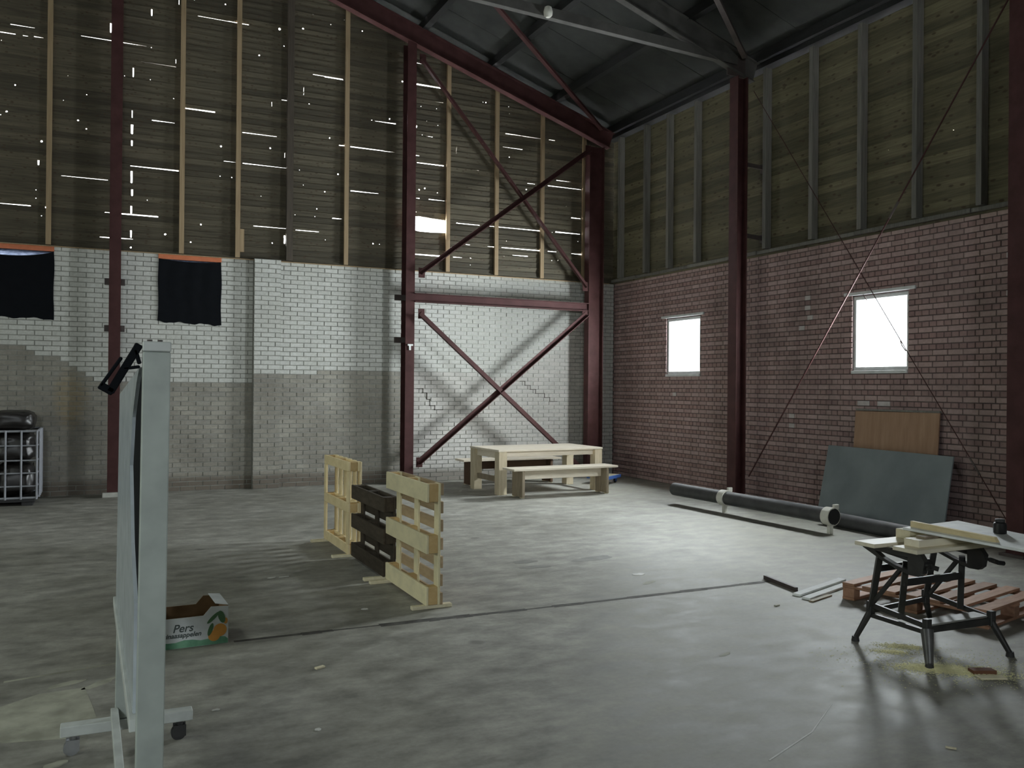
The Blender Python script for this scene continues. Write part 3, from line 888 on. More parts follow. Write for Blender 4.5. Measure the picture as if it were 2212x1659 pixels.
for xa, xb in zip(edges, edges[1:]):
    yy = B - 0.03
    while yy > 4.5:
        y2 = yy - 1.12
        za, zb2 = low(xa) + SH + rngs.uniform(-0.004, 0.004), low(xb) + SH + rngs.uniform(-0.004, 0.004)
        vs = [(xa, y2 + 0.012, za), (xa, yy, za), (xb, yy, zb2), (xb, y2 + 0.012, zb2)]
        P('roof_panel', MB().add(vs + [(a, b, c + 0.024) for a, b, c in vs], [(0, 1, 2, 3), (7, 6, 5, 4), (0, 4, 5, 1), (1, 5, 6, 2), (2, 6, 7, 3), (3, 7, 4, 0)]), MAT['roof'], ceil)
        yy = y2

# ------------------------------------------------------------------ steel frame
def hsec(mb, p0, p1, wd, dp, t=0.014, across=(1, 0, 0), web=(0, 1, 0)):
    """H profile: flanges wd wide along 'across', dp apart along 'web'"""
    p0, p1 = Vector(p0), Vector(p1)
    wv = Vector(web)
    o = wv * (dp / 2 - t / 2)
    mb.bar(p0 + o, p1 + o, wd, t, up=web)
    mb.bar(p0 - o, p1 - o, wd, t, up=web)
    mb.bar(p0, p1, t * 0.8, dp - 2 * t, up=web)
    return mb

def column(x, y, ztop, wd, dp, across, web, label, parts):
    t = thing('steel_column', label, 'column', (x, y, 0))
    P('profile', hsec(MB(), (0, 0, 0.03), (0, 0, ztop), wd, dp, 0.016, across, web), MAT['steel'], t)
    P('base_plate', MB().box(-wd * 0.8, wd * 0.8, -dp * 0.7, dp * 0.7, 0, 0.03), MAT['steel_dark'], t)
    for nm, mb, m in parts:
        P(nm, mb, m, t)
    return t

c = [('wall_clamp', MB().box(-0.15, 0.15, 0.06, 0.13, z - 0.05, z + 0.05), MAT['steel_dark']) for z in (3.43, 2.68)]
column(0.215, 15.33, low(0.3) - 0.0, 0.17, 0.26, (1, 0, 0), (0, 1, 0), 'red steel column standing between the two black covered windows', c)
solo('concrete_block', MB().box(0.06, 0.36, 15.08, 15.185, 0, 0.075), MAT['concrete_pad'], 'pale concrete block at the foot of the left red column', 'block', (0.21, 15.13, 0), 0.008)
c = [('wall_clamp', MB().box(-0.22, 0.0, 0.06, 0.13, z - 0.05, z + 0.05), MAT['steel_dark']) for z in (3.42, 2.64)]
t = column(5.115, 15.30, low(5.115), 0.17, 0.26, (1, 0, 0), (0, 1, 0), 'red steel column left of the cross braced bay', c)
P('cable_clip', MB().box(-0.045, 0.055, -0.150, -0.131, 2.53, 2.56).box(-0.02, 0.015, -0.150, -0.131, 2.45, 2.53), MAT['melamine'], t)
column(9.03, 15.24, 6.66, 0.18, 0.34, (0, 1, 0), (1, 0, 0), 'red steel corner column right of the picnic table', [])
def wall_brackets(zs):
    out = []
    for z in zs:
        out.append(('wall_bracket', MB().bar((0.08, 0.03, z + 0.02), (0.62, 0.03, z - 0.01), 0.05, 0.06).box(0.52, 0.62, -0.02, 0.10, z - 0.08, z + 0.06), MAT['steel_dark']))
    return out
column(9.09, 10.92, 6.70, 0.20, 0.20, (0, 1, 0), (1, 0, 0), 'red steel column between the two bright windows', wall_brackets((5.35, 4.22)))
column(9.09, 6.22, 6.70, 0.20, 0.20, (0, 1, 0), (1, 0, 0), 'red steel column cut by the right edge of the picture', wall_brackets((5.35, 4.22)))

def rafter(y, m, label, wd, tie):
    t = thing('roof_rafter', label, 'beam', (9.2, y, 6.72))
    for x1 in (RX, -9.0):
        x0 = 9.4 if x1 == RX else RX
        mb = hsec(MB(), (x0, y, low(x0) + 0.17), (x1, y, low(x1) + 0.17), wd, 0.33, 0.016, (0, 1, 0), Vector((0.335 if x1 == RX else -0.335, 0, 1)).normalized())
        P('profile', mb, m, t, world=True)
    return t
rafter(15.24, MAT['steel'], 'red steel rafter sloping along the top of the gable wall', 0.16, False)
rafter(10.92, MAT['steel_grey'], 'thin grey rafter rising steeply from the column between the bright windows', 0.12, True)
rafter(6.22, MAT['steel_grey'], 'grey rafter above the right edge column', 0.12, True)

t = thing('roof_tie', 'long grey steel tie beam crossing under the dark roof', 'beam', (9.0, 10.92, 6.89))
mb = MB().bar((9.02, 10.92, 6.96), (-8.6, 10.92, 7.55), 0.10, 0.14)
P('profile', mb, MAT['steel_grey'], t, world=True)
P('gusset', MB().box(8.85, 9.2, 10.91, 10.93, 6.72, 7.05), MAT['steel_dark'], t, world=True)
solo('globe_fitting', MB().lathe((5.62, 10.80, 6.96), [(0.02, 0.16), (0.05, 0.14), (0.065, 0.08), (0.06, 0.03), (0.03, 0.0)], 14), MAT['clamp'], 'small pale round fitting under the grey roof tie', 'fitting', (5.62, 10.80, 6.96), smooth=True)

def angle_bar(p0, p1, wd, out):
    """L angle: one leg in the plane facing 'out', the other standing out from it"""
    mb = MB()
    mb.bar(p0, p1, 0.012, wd, up=Vector(p1).__sub__(Vector(p0)).cross(Vector(out)))
    d = (Vector(p1) - Vector(p0)).normalized()
    s = d.cross(Vector(out)).normalized() * (wd / 2 - 0.006)
    o = Vector(out).normalized() * 0.04
    mb.bar(Vector(p0) + s + o, Vector(p1) + s + o, 0.012, 0.08, up=out)
    return mb
def brace(pts, wd, label, y):
    a, b = [(p[0], y, p[1]) for p in pts]
    t = thing('diagonal_brace', label, 'brace', a)
    P('angle_bar', angle_bar(a, b, wd, (0, -1, 0)), MAT['steel'], t, world=True)
    for q, o in ((a, 1), (b, -1)):
        dx = 0.06 * o * (1 if b[0] > a[0] else -1)
        P('end_plate', MB().box(min(q[0], q[0] + dx) - 0.03, max(q[0], q[0] + dx) + 0.03, y + 0.004, y + 0.016, q[2] - 0.09, q[2] + 0.09), MAT['steel'], t, world=True)
    return t
brace([(5.29, 7.80), (8.82, 3.82)], 0.085, 'upper red brace falling from the rafter to the corner column', 15.17)
brace([(5.29, 3.87), (8.84, 6.55)], 0.085, 'upper red brace rising from left column to top of corner column', 15.13)
brace([(5.29, 3.12), (8.78, 0.12)], 0.095, 'lower red brace falling to the floor behind the picnic table', 15.13)
brace([(5.29, 0.40), (8.82, 3.27)], 0.095, 'lower red brace rising from the foot of the left column', 15.17)
t = thing('horizontal_strut', 'level red steel strut halfway up the braced bay', 'beam', (5.2, 15.18, 3.42))
P('profile', hsec(MB(), (5.2, 15.20, 3.415), (8.86, 15.20, 3.405), 0.14, 0.16, 0.014, (0, 0, 1), (0, 0, 1)), MAT['steel'], t, world=True)
# roof wind bracing
def roof_brace(p0, p1, m, label):
    t = thing('roof_brace', label, 'brace', (p0[0], p0[1], low(p0[0]) + 0.2))
    P('angle_bar', MB().bar((p0[0], p0[1], low(p0[0]) + 0.24), (p1[0], p1[1], low(p1[0]) + 0.24), 0.08, 0.05), m, t, world=True)
roof_brace((9.1, 15.1), (2.4, 11.0), MAT['steel'], 'brown red roof brace crossing two purlins towards the back corner')
roof_brace((9.1, 10.8), (2.4, 6.4), MAT['steel_dark'], 'dark roof brace starting above the column between the windows')
# tie rods of the right wall bay
for (a, b, lab) in [((9.26, 10.82, 0.42), (9.26, 6.40, 6.40), 'thin red tie rod crossing in front of the near window'),
                    ((9.30, 10.82, 6.50), (9.30, 6.40, 0.15), 'thin red tie rod falling behind the brown plywood to the right column')]:
    t = thing('tie_rod', lab, 'rod', a)
    P('rod', MB().tube(a, b, 0.010 if a[2] < 1 else 0.0055, n=8), MAT['steel'], t, world=True)
    mid = Vector(a).lerp(Vector(b), 0.62 if a[2] < 1 else 0.88)
    d = (Vector(b) - Vector(a)).normalized() * 0.12
    P('turnbuckle', MB().tube(mid - d, mid + d, 0.016 if a[2] < 1 else 0.011, n=8), MAT['steel_dark'], t, world=True)

# ------------------------------------------------------------------ pallets
STAND = Matrix(((0, 0, 1), (1, 0, 0), (0, 1, 0))).to_euler()       # long side along Y, short side up, deck to +X
def pallet(label, loc, rot, L, Wd, m_bottom, m_deck, m_block, ndeck, deck_w, bw=0.13, bwy=None, group=None, feet=(), vertical=False, dims=(0.022, 0.078, 0.022, 0.022)):
    t = thing('wooden_pallet', label, 'pallet', loc, rot, group)
    tb_, tk, ts, td = dims
    rg = random.Random(label)
    bwy = bwy or bw
    ys = [0, (Wd - bwy) / 2, Wd - bwy]
    xs = [0, (L - 0.10) / 2, L - 0.10]
    for y in ys:
        P('bottom_board', MB().box(0, L, y, y + bwy, 0, tb_), m_bottom, t, 0.003)
    if vertical:
        for x in (0, L - bw):
            P('end_board', MB().box(x, x + bw, bwy + 0.002, (Wd - bwy) / 2 - 0.002, 0, tb_), m_bottom, t, 0.003)
            P('end_board', MB().box(x, x + bw, (Wd + bwy) / 2 + 0.002, Wd - bwy - 0.002, 0, tb_), m_bottom, t, 0.003)
    for y in ys:
        for x in xs:
            P('block', MB().box(x + 0.002, x + 0.098, y + 0.003, y + bwy - 0.003, tb_ + 0.0005, tb_ + tk - 0.0005), m_block, t, 0.003)
    z = tb_ + tk
    if vertical:
        for y in ys:
            P('stringer_board', MB().box(0, L, y, y + bwy, z, z + ts), m_bottom, t, 0.003)
        for i in range(ndeck):
            x = i * (L - deck_w) / (ndeck - 1)
            P('deck_board', MB().box(x, x + deck_w, 0, Wd, z + ts + 0.0005, z + ts + td), m_deck, t, 0.003)
    else:
        for x in xs:
            P('stringer_board', MB().box(x, x + 0.10, 0, Wd, z, z + ts), m_bottom, t, 0.003)
        for i in range(ndeck):
            y = i * (Wd - deck_w) / (ndeck - 1)
            P('deck_board', MB().box(-0.004 * rg.random(), L + 0.004 * rg.random(), y, y + deck_w, z + ts + 0.0005, z + ts + td), m_deck, t, 0.003)
    for x, z0, z1 in feet:
        P('foot_batten', MB().box(x, x + 0.055, -0.030, -0.0005, z0, z1), MAT['batten'], t, 0.003)
    return t
pallet('pale pine pallet on edge nearest the camera, right end of the pallet row', (2.39, 6.63, 0.031), STAND, 1.10, 0.98, MAT['pallet_green'], MAT['pallet_deck'], MAT['pallet_end'], 7, 0.095,
       bwy=0.15, feet=((0.01, -0.11, 0.23), (1.03, -0.16, 0.20)))
pallet('dark stained pallet on edge between two pale ones', (2.385, 7.79, 0.031), STAND, 1.13, 0.735, MAT['pallet_dark'], MAT['pallet_dark'], MAT['pallet_dark'], 5, 0.115, bwy=0.14, feet=((0.02, -0.17, 0.15),))
pallet('pale pine pallet on edge at the far left end of the pallet row', (2.365, 8.97, 0.031), STAND, 1.08, 0.965, MAT['pallet_new'], MAT['pallet_new'], MAT['pallet_end'], 6, 0.10,
       bw=0.085, bwy=0.10, feet=((0.01, -0.16, 0.18), (1.0, -0.16, 0.16)), vertical=True)
e1 = Vector((0.42, -0.907, 0)).normalized()
ang = math.radians(13)
# lying flat: local x along the slats, local y away from the near edge
t = pallet('reddish brown pallet lying flat behind the black folding workbench', (5.80 + 1.2 * math.sin(ang), 5.57 - 1.2 * math.cos(ang), 0), (0, 0, ang), 1.02, 1.2, MAT['pallet_red'], MAT['pallet_red'], MAT['pallet_red'], 7, 0.11, bwy=0.11)

# ------------------------------------------------------------------ picnic table and benches
ta = math.radians(2.6)
t = thing('picnic_table', 'pale scaffold board table with thick square posts', 'table', (6.98, 13.72, 0), (0, 0, ta))
TL, TW, TH = 2.06, 1.12, 0.748
n = 5
for i in range(n):
    y0 = -TW / 2 + i * TW / n
    P('top_plank', MB().box(-TL / 2, TL / 2, y0 + 0.002, y0 + TW / n - 0.002, TH - 0.032, TH), MAT['table'], t, 0.003)
for sx in (-1, 1):
    for sy in (-1, 1):
        cx, cy = sx * (TL / 2 - 0.085), sy * (TW / 2 - 0.085)
        P('leg', MB().box(cx - 0.075, cx + 0.075, cy - 0.08, cy + 0.08, 0, TH - 0.0325), MAT['table_leg'], t, 0.004)
    cx = sx * (TL / 2 - 0.085)
    P('end_rail', MB().box(cx - 0.02, cx + 0.02, -TW / 2 + 0.167, TW / 2 - 0.167, TH - 0.15, TH - 0.034), MAT['table'], t, 0.003)
    P('low_stretcher', MB().box(cx - 0.022, cx + 0.022, -TW / 2 + 0.167, TW / 2 - 0.167, 0.20, 0.29), MAT['bench_dark'], t, 0.003)
for sy in (-1, 1):
    cy = sy * (TW / 2 - 0.085)
    P('apron', MB().box(-TL / 2 + 0.162, TL / 2 - 0.162, cy - 0.018, cy + 0.018, TH - 0.125, TH - 0.034), MAT['table'], t, 0.003)

def bench(label, loc, rz, m_leg, m_apron, n_sub):
    t = thing('wooden_bench', label, 'bench', loc, (0, 0, rz), 'benches at the picnic table')
    L, Wd, H = 2.0, 0.42, 0.475
    for i in range(2):
        y0 = -Wd / 2 + i * Wd / 2
        P('seat_plank', MB().box(-L / 2, L / 2, y0 + 0.0015, y0 + Wd / 2 - 0.0015, H - 0.032, H), MAT['table'], t, 0.003)
    for sx in (-1, 1):
        cx = sx * (L / 2 - 0.19)
        for k in (-1, 1):
            P('leg', MB().box(cx - 0.024, cx + 0.024, k * 0.09 - 0.088, k * 0.09 + 0.088, 0.012, H - 0.0325), m_leg, t, 0.003)
            P('foot_pad', MB().box(cx - 0.03, cx + 0.03, k * 0.13 - 0.03, k * 0.13 + 0.03, 0, 0.0118), MAT['batten'], t)
    P('apron', MB().box(-L / 2 + 0.216, L / 2 - 0.216, -0.016, 0.016, H - 0.19, H - 0.033), m_apron, t, 0.003)
    P('low_stretcher', MB().box(-L / 2 + 0.216, L / 2 - 0.216, -0.018, 0.018, 0.12, 0.18), m_apron, t, 0.003) if n_sub else None
    return t
bench('pale wooden bench in front of the picnic table', (7.0, 12.83, 0), math.radians(2.2), MAT['bench_dark'], MAT['table'], 0)
bench('wooden bench with dark brown apron behind the picnic table', (6.92, 14.72, 0), math.radians(0.5), MAT['brown_wood'], MAT['brown_wood'], 0)

t = thing('dolly', 'flat blue edged dolly on castors right of the front bench', 'dolly', (8.62, 14.12, 0), (0, 0, math.radians(35)))
P('deck', MB().box(-0.27, 0.27, -0.2, 0.2, 0.125, 0.158), MAT['batten'], t, 0.004)
P('rim', MB().box(-0.29, 0.29, -0.225, -0.2005, 0.10, 0.155).box(-0.29, 0.29, 0.2005, 0.225, 0.10, 0.155).box(-0.29, -0.2705, -0.2005, 0.2005, 0.10, 0.155).box(0.2705, 0.29, -0.2005, 0.2005, 0.10, 0.155), MAT['blue'], t)
for sx in (-1, 1):
    for sy in (-1, 1):
        x, y = sx * 0.2, sy * 0.14
        wq = P('castor', MB().box(x - 0.03, x + 0.03, y - 0.025, y - 0.015, 0.03, 0.124).box(x - 0.03, x + 0.03, y + 0.015, y + 0.025, 0.03, 0.124), MAT['blue'], t)
        P('wheel', MB().tube((x, y - 0.012, 0.045), (x, y + 0.012, 0.045), 0.045, n=18), MAT['rubber'], wq, smooth=True)

# ------------------------------------------------------------------ boards leaning on the red brick wall
t = thing('plywood_sheet', 'brown plywood sheet leaning on the red wall behind the blue grey board', 'board', (9.55, 8.35, 0))
mb = MB().add([(9.52, 7.67, 0), (9.52, 9.03, 0), (9.63, 9.03, 1.50), (9.63, 7.67, 1.51), (9.538, 7.67, 0), (9.538, 9.03, 0), (9.648, 9.03, 1.50), (9.648, 7.67, 1.51)],
              [(0, 1, 2, 3), (7, 6, 5, 4), (0, 4, 5, 1), (1, 5, 6, 2), (2, 6, 7, 3), (3, 7, 4, 0)])
P('sheet', mb, MAT['ply_brown'], t, world=True)
P('edge_strip', MB().box(9.633, 9.66, 7.67, 9.03, 1.511, 1.535), MAT['stud_grey'], t, world=True)
t = thing('leaning_board', 'large blue grey board leaning low against the red brick wall', 'board', (9.2, 8.35, 0))
mb = MB().add([(9.17, 7.26, 0.002), (9.17, 9.29, 0.0), (9.50, 9.40, 1.0), (9.50, 7.37, 0.985), (9.19, 7.26, 0.002), (9.19, 9.29, 0.0), (9.52, 9.40, 1.0), (9.52, 7.37, 0.985)],
              [(0, 1, 2, 3), (7, 6, 5, 4), (0, 4, 5, 1), (1, 5, 6, 2), (2, 6, 7, 3), (3, 7, 4, 0)])
P('face', mb, MAT['slate'], t, world=True)

# ------------------------------------------------------------------ pipes
def ring(mb, a, b, r0, r1, n=24):
    a, b = Vector(a), Vector(b)
    d = (b - a).normalized()
    u = d.orthogonal().normalized()
    v = d.cross(u)
    vs = []
    for p in (a, b):
        for r in (r0, r1):
            for i in range(n):
                q = 2 * math.pi * i / n
                vs.append(p + (u * math.cos(q) + v * math.sin(q)) * r)
    fs = []
    for i in range(n):
        j = (i + 1) % n
        fs += [(i, j, n + j, n + i), (2 * n + i, 3 * n + i, 3 * n + j, 2 * n + j), (n + i, n + j, 3 * n + j, 3 * n + i), (i, 2 * n + i, 2 * n + j, j)]
    return mb.add(vs, fs)
pa, pb = Vector((8.17, 11.27, 0.22)), Vector((8.25, 8.08, 0.22))
t = thing('pipe', 'long black pipe raised on two pale clamps', 'pipe', (8.21, 9.6, 0))
P('tube', MB().tube(pa, pb, 0.098, n=28), MAT['pipe'], t, smooth=True, world=True)
P('end_cap', MB().tube(pb + Vector((0, 0.01, 0)), pb - Vector((0, 0.012, 0)), 0.104, n=28), MAT['black_plastic'], t, smooth=True, world=True)
for f in (0.37, 0.985):
    p = pa.lerp(pb, f)
    d = (pb - pa).normalized() * 0.06
    c_ = P('clamp', ring(MB(), p - d, p + d, 0.0985, 0.113), MAT['clamp'], t, smooth=True, world=True)
    q = p - Vector(t.location)
    P('clamp_lug', MB().box(q.x + 0.02, q.x + 0.10, q.y - 0.05, q.y - 0.01, q.z + 0.085, q.z + 0.15), MAT['clamp'], c_, 0.006)
    P('support_leg', MB().box(q.x - 0.03, q.x + 0.03, q.y - 0.025, q.y + 0.025, 0, q.z - 0.108), MAT['clamp'], c_, 0.004)
pc, pd = Vector((8.78, 8.75, 0.093)), Vector((8.70, 6.85, 0.093))
t = thing('pipe', 'shorter black pipe on the floor ending behind the workbench', 'pipe', (8.74, 7.8, 0))
P('tube', MB().tube(pc, pd, 0.093, n=28), MAT['pipe'], t, smooth=True, world=True)
P('end_cap', MB().tube(pd + Vector((0, 0.05, 0)), pd - Vector((0, 0.012, 0)), 0.0925, n=28), MAT['brown_wood'], t, smooth=True, world=True)

# ------------------------------------------------------------------ folding workbench
t = thing('folding_workbench', 'black steel folding workbench with pale plywood jaws', 'workbench', (5.22, 4.27, 0))
BM = MAT['black_metal']
MAT['black_leg'] = mottled('grey_black_leg', (0.05, 0.05, 0.05), (0.10, 0.10, 0.098), 9, rough=0.35, spec=0.5)  # front leg, a lighter grey than the other three
c4 = {'A': (4.99, 4.53), 'B': (4.94, 4.02), 'C': (5.66, 4.62), 'D': (5.53, 3.99)}
up0 = {'A': (4.99, 4.53, 0.225), 'B': (5.08, 4.35, 0.205), 'C': (5.66, 4.62, 0.225), 'D': (5.56, 4.25, 0.25)}
zf = 0.225
foot = {'A': (4.92, 4.60), 'B': (4.885, 3.955), 'C': (5.86, 4.74), 'D': (5.60, 3.90)}
top = {'A': (4.90, 4.37, 0.66), 'B': (4.92, 4.17, 0.64), 'C': (5.44, 4.37, 0.66), 'D': (5.47, 4.17, 0.64)}
for q in 'ABCD':
    lg = P('leg', MB().tube((*c4[q], zf), (*foot[q], 0.02), 0.024 if q != 'B' else 0.042, 0.018 if q != 'B' else 0.026, n=10), BM if q != 'B' else MAT['black_leg'], t, smooth=True, world=True)
    f = Vector((*foot[q], 0)) - Vector(t.location)
    P('rubber_foot', MB().tube((f.x, f.y, 0), (f.x, f.y, 0.035), 0.028, 0.023, n=12), MAT['rubber'], lg, smooth=True)
    P('upright', MB().bar(up0[q], top[q], 0.040, 0.026), BM, t, world=True)
    P('corner_bracket', MB().box(c4[q][0] - 0.025, c4[q][0] + 0.025, c4[q][1] - 0.02, c4[q][1] + 0.02, zf - 0.03, zf + 0.07), BM, t, 0.004, world=True)
P('base_rail', MB().bar((*c4['A'], zf + 0.045), (*c4['B'], zf + 0.02), 0.018, 0.035), BM, t, world=True)
P('base_rail', MB().bar((*c4['A'], zf - 0.03), (*c4['B'], zf - 0.02), 0.018, 0.03), BM, t, world=True)
P('base_rail', MB().bar((*c4['C'], zf + 0.045), (*c4['D'], zf + 0.02), 0.018, 0.035), BM, t, world=True)
P('base_rail', MB().bar((*c4['A'], zf), (*c4['C'], zf), 0.018, 0.035), BM, t, world=True)
P('base_rail', MB().bar((*c4['B'], zf), (*c4['D'], zf), 0.018, 0.045), BM, t, world=True)
P('step_plate', MB().box(4.965, 5.525, 4.00, 4.12, zf + 0.024, zf + 0.036), MAT['step'], t, 0.003, world=True)
P('cross_bar', MB().bar((4.915, 4.41, 0.555), (5.50, 4.43, 0.555), 0.02, 0.045), BM, t, world=True)
P('cross_bar', MB().bar((4.965, 4.225, 0.49), (5.51, 4.195, 0.50), 0.02, 0.05), BM, t, world=True)
P('diagonal_brace', MB().bar((4.915, 4.20, 0.60), (4.975, 4.50, zf + 0.06), 0.02, 0.025), BM, t, world=True)
P('diagonal_brace', MB().bar((5.465, 4.20, 0.61), (5.62, 4.55, zf + 0.06), 0.02, 0.025), BM, t, world=True)
for x, sg in ((4.89, -1), (5.47, 1)):
    prof = [(4.00, 0.60), (4.03, 0.575), (4.10, 0.573), (4.22, 0.598), (4.34, 0.635), (4.49, 0.695), (4.49, 0.722), (4.02, 0.722), (3.985, 0.68)]
    hole = [(4.115, 0.602), (4.22, 0.620), (4.33, 0.654), (4.39, 0.688), (4.115, 0.688)]
    mb = plate(prof, [hole], x - 0.022, x + 0.022, lambda u, v, w: (w, u, v))
    P('jaw_bracket', mb, BM, t, world=True)
    P('screw_rod', MB().tube((x, 3.96, 0.655), (x, 4.40, 0.70), 0.012, n=8), BM, t, smooth=True, world=True)
    kn = P('crank_handle', MB().tube((x, 3.965, 0.655), (x + 0.03 * sg, 3.95, 0.64), 0.012, n=10).bar((x, 3.955, 0.655), (x + 0.06, 3.95, 0.635), 0.018, 0.03), BM, t, world=True)
P('crank_knob', MB().tube((5.54, 3.95, 0.632), (5.585, 3.94, 0.625), 0.016, n=12), MAT['black_plastic'], t, smooth=True, world=True)
P('lock_knob', MB().lathe((5.02, 4.16, 0.565), [(0.012, 0), (0.024, 0.01), (0.024, 0.026), (0.014, 0.04)], 14), MAT['red_plastic'], t, smooth=True, world=True)
P('rear_jaw', MB().add([(4.765, 4.30, 0.723), (5.56, 4.30, 0.723), (5.56, 4.47, 0.723), (4.765, 4.47, 0.723), (4.765, 4.30, 0.75), (5.56, 4.30, 0.75), (5.56, 4.47, 0.75), (4.765, 4.47, 0.75)],
                       [(0, 3, 2, 1), (4, 5, 6, 7), (0, 1, 5, 4), (1, 2, 6, 5), (2, 3, 7, 6), (3, 0, 4, 7)]), MAT['birch'], t, 0.003, world=True)
P('front_jaw', MB().box(4.84, 5.56, 4.02, 4.215, 0.723, 0.75), MAT['birch'], t, 0.003, world=True)

solo('support_block', MB().box(4.93, 5.50, 4.08, 4.20, 0.7505, 0.80), MAT['birch'], 'short wooden block on the front jaw of the workbench', 'block', (5.1, 4.14, 0.7505), 0.004)
solo('support_block', MB().box(5.14, 5.32, 4.33, 4.45, 0.7505, 0.815), MAT['batten'], 'pale wooden block on the rear jaw under the white sheet', 'block', (5.2, 4.39, 0.7505), 0.004)
solo('support_block', MB().box(5.02, 5.40, 4.10, 4.18, 0.8005, 0.815), MAT['bench_dark'], 'thin dark packing strip between wooden block and white sheet', 'block', (5.2, 4.14, 0.8005), 0.003)
solo('melamine_sheet', MB().prism([(5.13, 4.38), (5.10, 3.20), (5.60, 3.20), (5.67, 3.88), (5.755, 4.30), (5.79, 4.45)], 2, 0.8155, 0.833), MAT['melamine'], 'white melamine sheet lying across the workbench', 'sheet', (5.4, 3.9, 0.8155), 0.002)
solo('wood_batten', MB().add([(5.195, 4.37, 0.8335), (5.175, 3.70, 0.8335), (5.205, 3.70, 0.8335), (5.225, 4.37, 0.8335), (5.195, 4.37, 0.875), (5.175, 3.72, 0.865), (5.205, 3.72, 0.865), (5.225, 4.37, 0.875)],
                         [(0, 3, 2, 1), (4, 5, 6, 7), (0, 1, 5, 4), (1, 2, 6, 5), (2, 3, 7, 6), (3, 0, 4, 7)]), MAT['pallet_new'], 'yellowish pine batten on edge along the white sheet', 'batten', (5.2, 4.03, 0.8335))
t = thing('jar', 'small black jar standing on the white sheet', 'jar', (5.53, 3.93, 0.8335))
P('body', MB().lathe((0, 0, 0), [(0.034, 0), (0.041, 0.004), (0.042, 0.06), (0.038, 0.072), (0.026, 0.078)], 22), MAT['black_plastic'], t, smooth=True)
P('lid', MB().lathe((0, 0, 0.0785), [(0.030, 0), (0.031, 0.016), (0.026, 0.02)], 22), MAT['rubber'], t, smooth=True)
t = thing('white_bottle', 'white plastic bottle on the white sheet, cut by the right edge of the picture', 'bottle', (5.165, 3.43, 0.8335))
P('body', MB().lathe((0, 0, 0), [(0.058, 0), (0.062, 0.006), (0.062, 0.125), (0.055, 0.14), (0.045, 0.146)], 24), MAT['melamine'], t, smooth=True)
P('cap', MB().lathe((0, 0, 0.147), [(0.05, 0), (0.052, 0.03), (0.046, 0.036)], 24), MAT['melamine'], t, smooth=True)

# ------------------------------------------------------------------ things on the floor by the workbench
solo('dark_bar', MB().bar((5.715, 6.44, 0.018), (5.625, 5.93, 0.018), 0.03, 0.036), MAT['steel_dark'], 'thin dark bar lying at the end of the floor joint', 'bar', (5.65, 6.05, 0))
for i, (p0, p1, lab) in enumerate([((5.50, 5.80), (6.35, 6.10), 'white lath lying on the floor, rear one of the pair beside the reddish pallet'),
                                   ((5.48, 5.665), (6.30, 5.955), 'white lath lying on the floor, front one of the pair beside the reddish pallet')]):
    solo('white_lath', MB().bar((*p0, 0.010 + 0.0), (*p1, 0.010), 0.075, 0.020), MAT['melamine'], lab, 'lath', ((p0[0] + p1[0]) / 2, (p0[1] + p1[1]) / 2, 0), 0.002, group='white laths by the flat pallet')
solo('dark_board', MB().bar((5.46, 5.585, 0.006), (5.78, 5.69, 0.006), 0.04, 0.012), MAT['bench_dark'], 'thin dark strip on the floor below the white laths', 'strip', (5.62, 5.64, 0))
solo('wood_chip', MB().bar((1.255, 5.52, 0.006), (1.315, 5.545, 0.006), 0.028, 0.012), MAT['batten'], 'small pale wood chip alone on the concrete left of centre', 'offcut', (1.28, 5.53, 0), 0.002)
solo('wood_offcut', MB().obox((5.11, 3.745, 0.012), (0.15, 0.07, 0.024), Matrix.Rotation(-0.42, 3, 'Z')), MAT['brown_tile'], 'flat brown red offcut on the floor below the workbench', 'offcut', (5.11, 3.745, 0), 0.002)
solo('wood_offcut', MB().obox((5.07, 3.655, 0.005), (0.17, 0.07, 0.01), Matrix.Rotation(-0.42, 3, 'Z')), MAT['batten'], 'pale thin offcut in front of the brown red one', 'offcut', (5.07, 3.655, 0), 0.002)
solo('wood_chip', MB().obox((5.10, 5.60, 0.005), (0.05, 0.022, 0.01), Matrix.Rotation(0.2, 3, 'Z')), MAT['patch_pale'], 'small grey chip on the floor in front of the white laths', 'offcut', (5.10, 5.60, 0))
solo('wood_chip', MB().obox((3.89, 3.02, 0.003), (0.05, 0.014, 0.006), Matrix.Rotation(-0.9, 3, 'Z')), MAT['batten'], 'tiny pale splinter near the bottom edge of the picture', 'offcut', (3.89, 3.02, 0))

rg = random.Random(21)
mb = MB()
def flake(x, y, z, s):
    a = rg.random() * 6.28
    dx, dy = s * math.cos(a), s * math.sin(a)
    k = rg.uniform(0.4, 0.9)
    mb.add([(x + dx, y + dy, z), (x - dy * k, y + dx * k, z + 0.001), (x - dx, y - dy, z), (x + dy * k, y - dx * k, z + 0.0015)], [(0, 1, 2, 3)])
for (cx, cy, ax, ay, sx, sy, n_) in [(4.97, 3.87, 0.86, -0.5, 0.13, 0.045, 5200), (4.88, 3.98, 0.9, -0.42, 0.10, 0.035, 2300), (5.10, 4.36, 0.8, -0.6, 0.07, 0.035, 1500), (4.94, 4.30, 0.8, -0.6, 0.06, 0.03, 900), (5.05, 3.76, 0.75, -0.66, 0.14, 0.05, 1600), (5.02, 3.9, 0.8, -0.6, 0.36, 0.22, 1400)]:
    for i in range(n_):
        u, v = rg.gauss(0, sx), rg.gauss(0, sy)
        x, y = cx + u * ax - v * ay, cy + u * ay + v * ax
        flake(x, y, 0.0008 + 0.006 * rg.random() * math.exp(-(u / sx) ** 2 - (v / sy) ** 2), rg.uniform(0.003, 0.0085))
sd = obj('sawdust', mesh('sawdust', mb, MAT['sawdust'], recalc=False), kind='stuff')
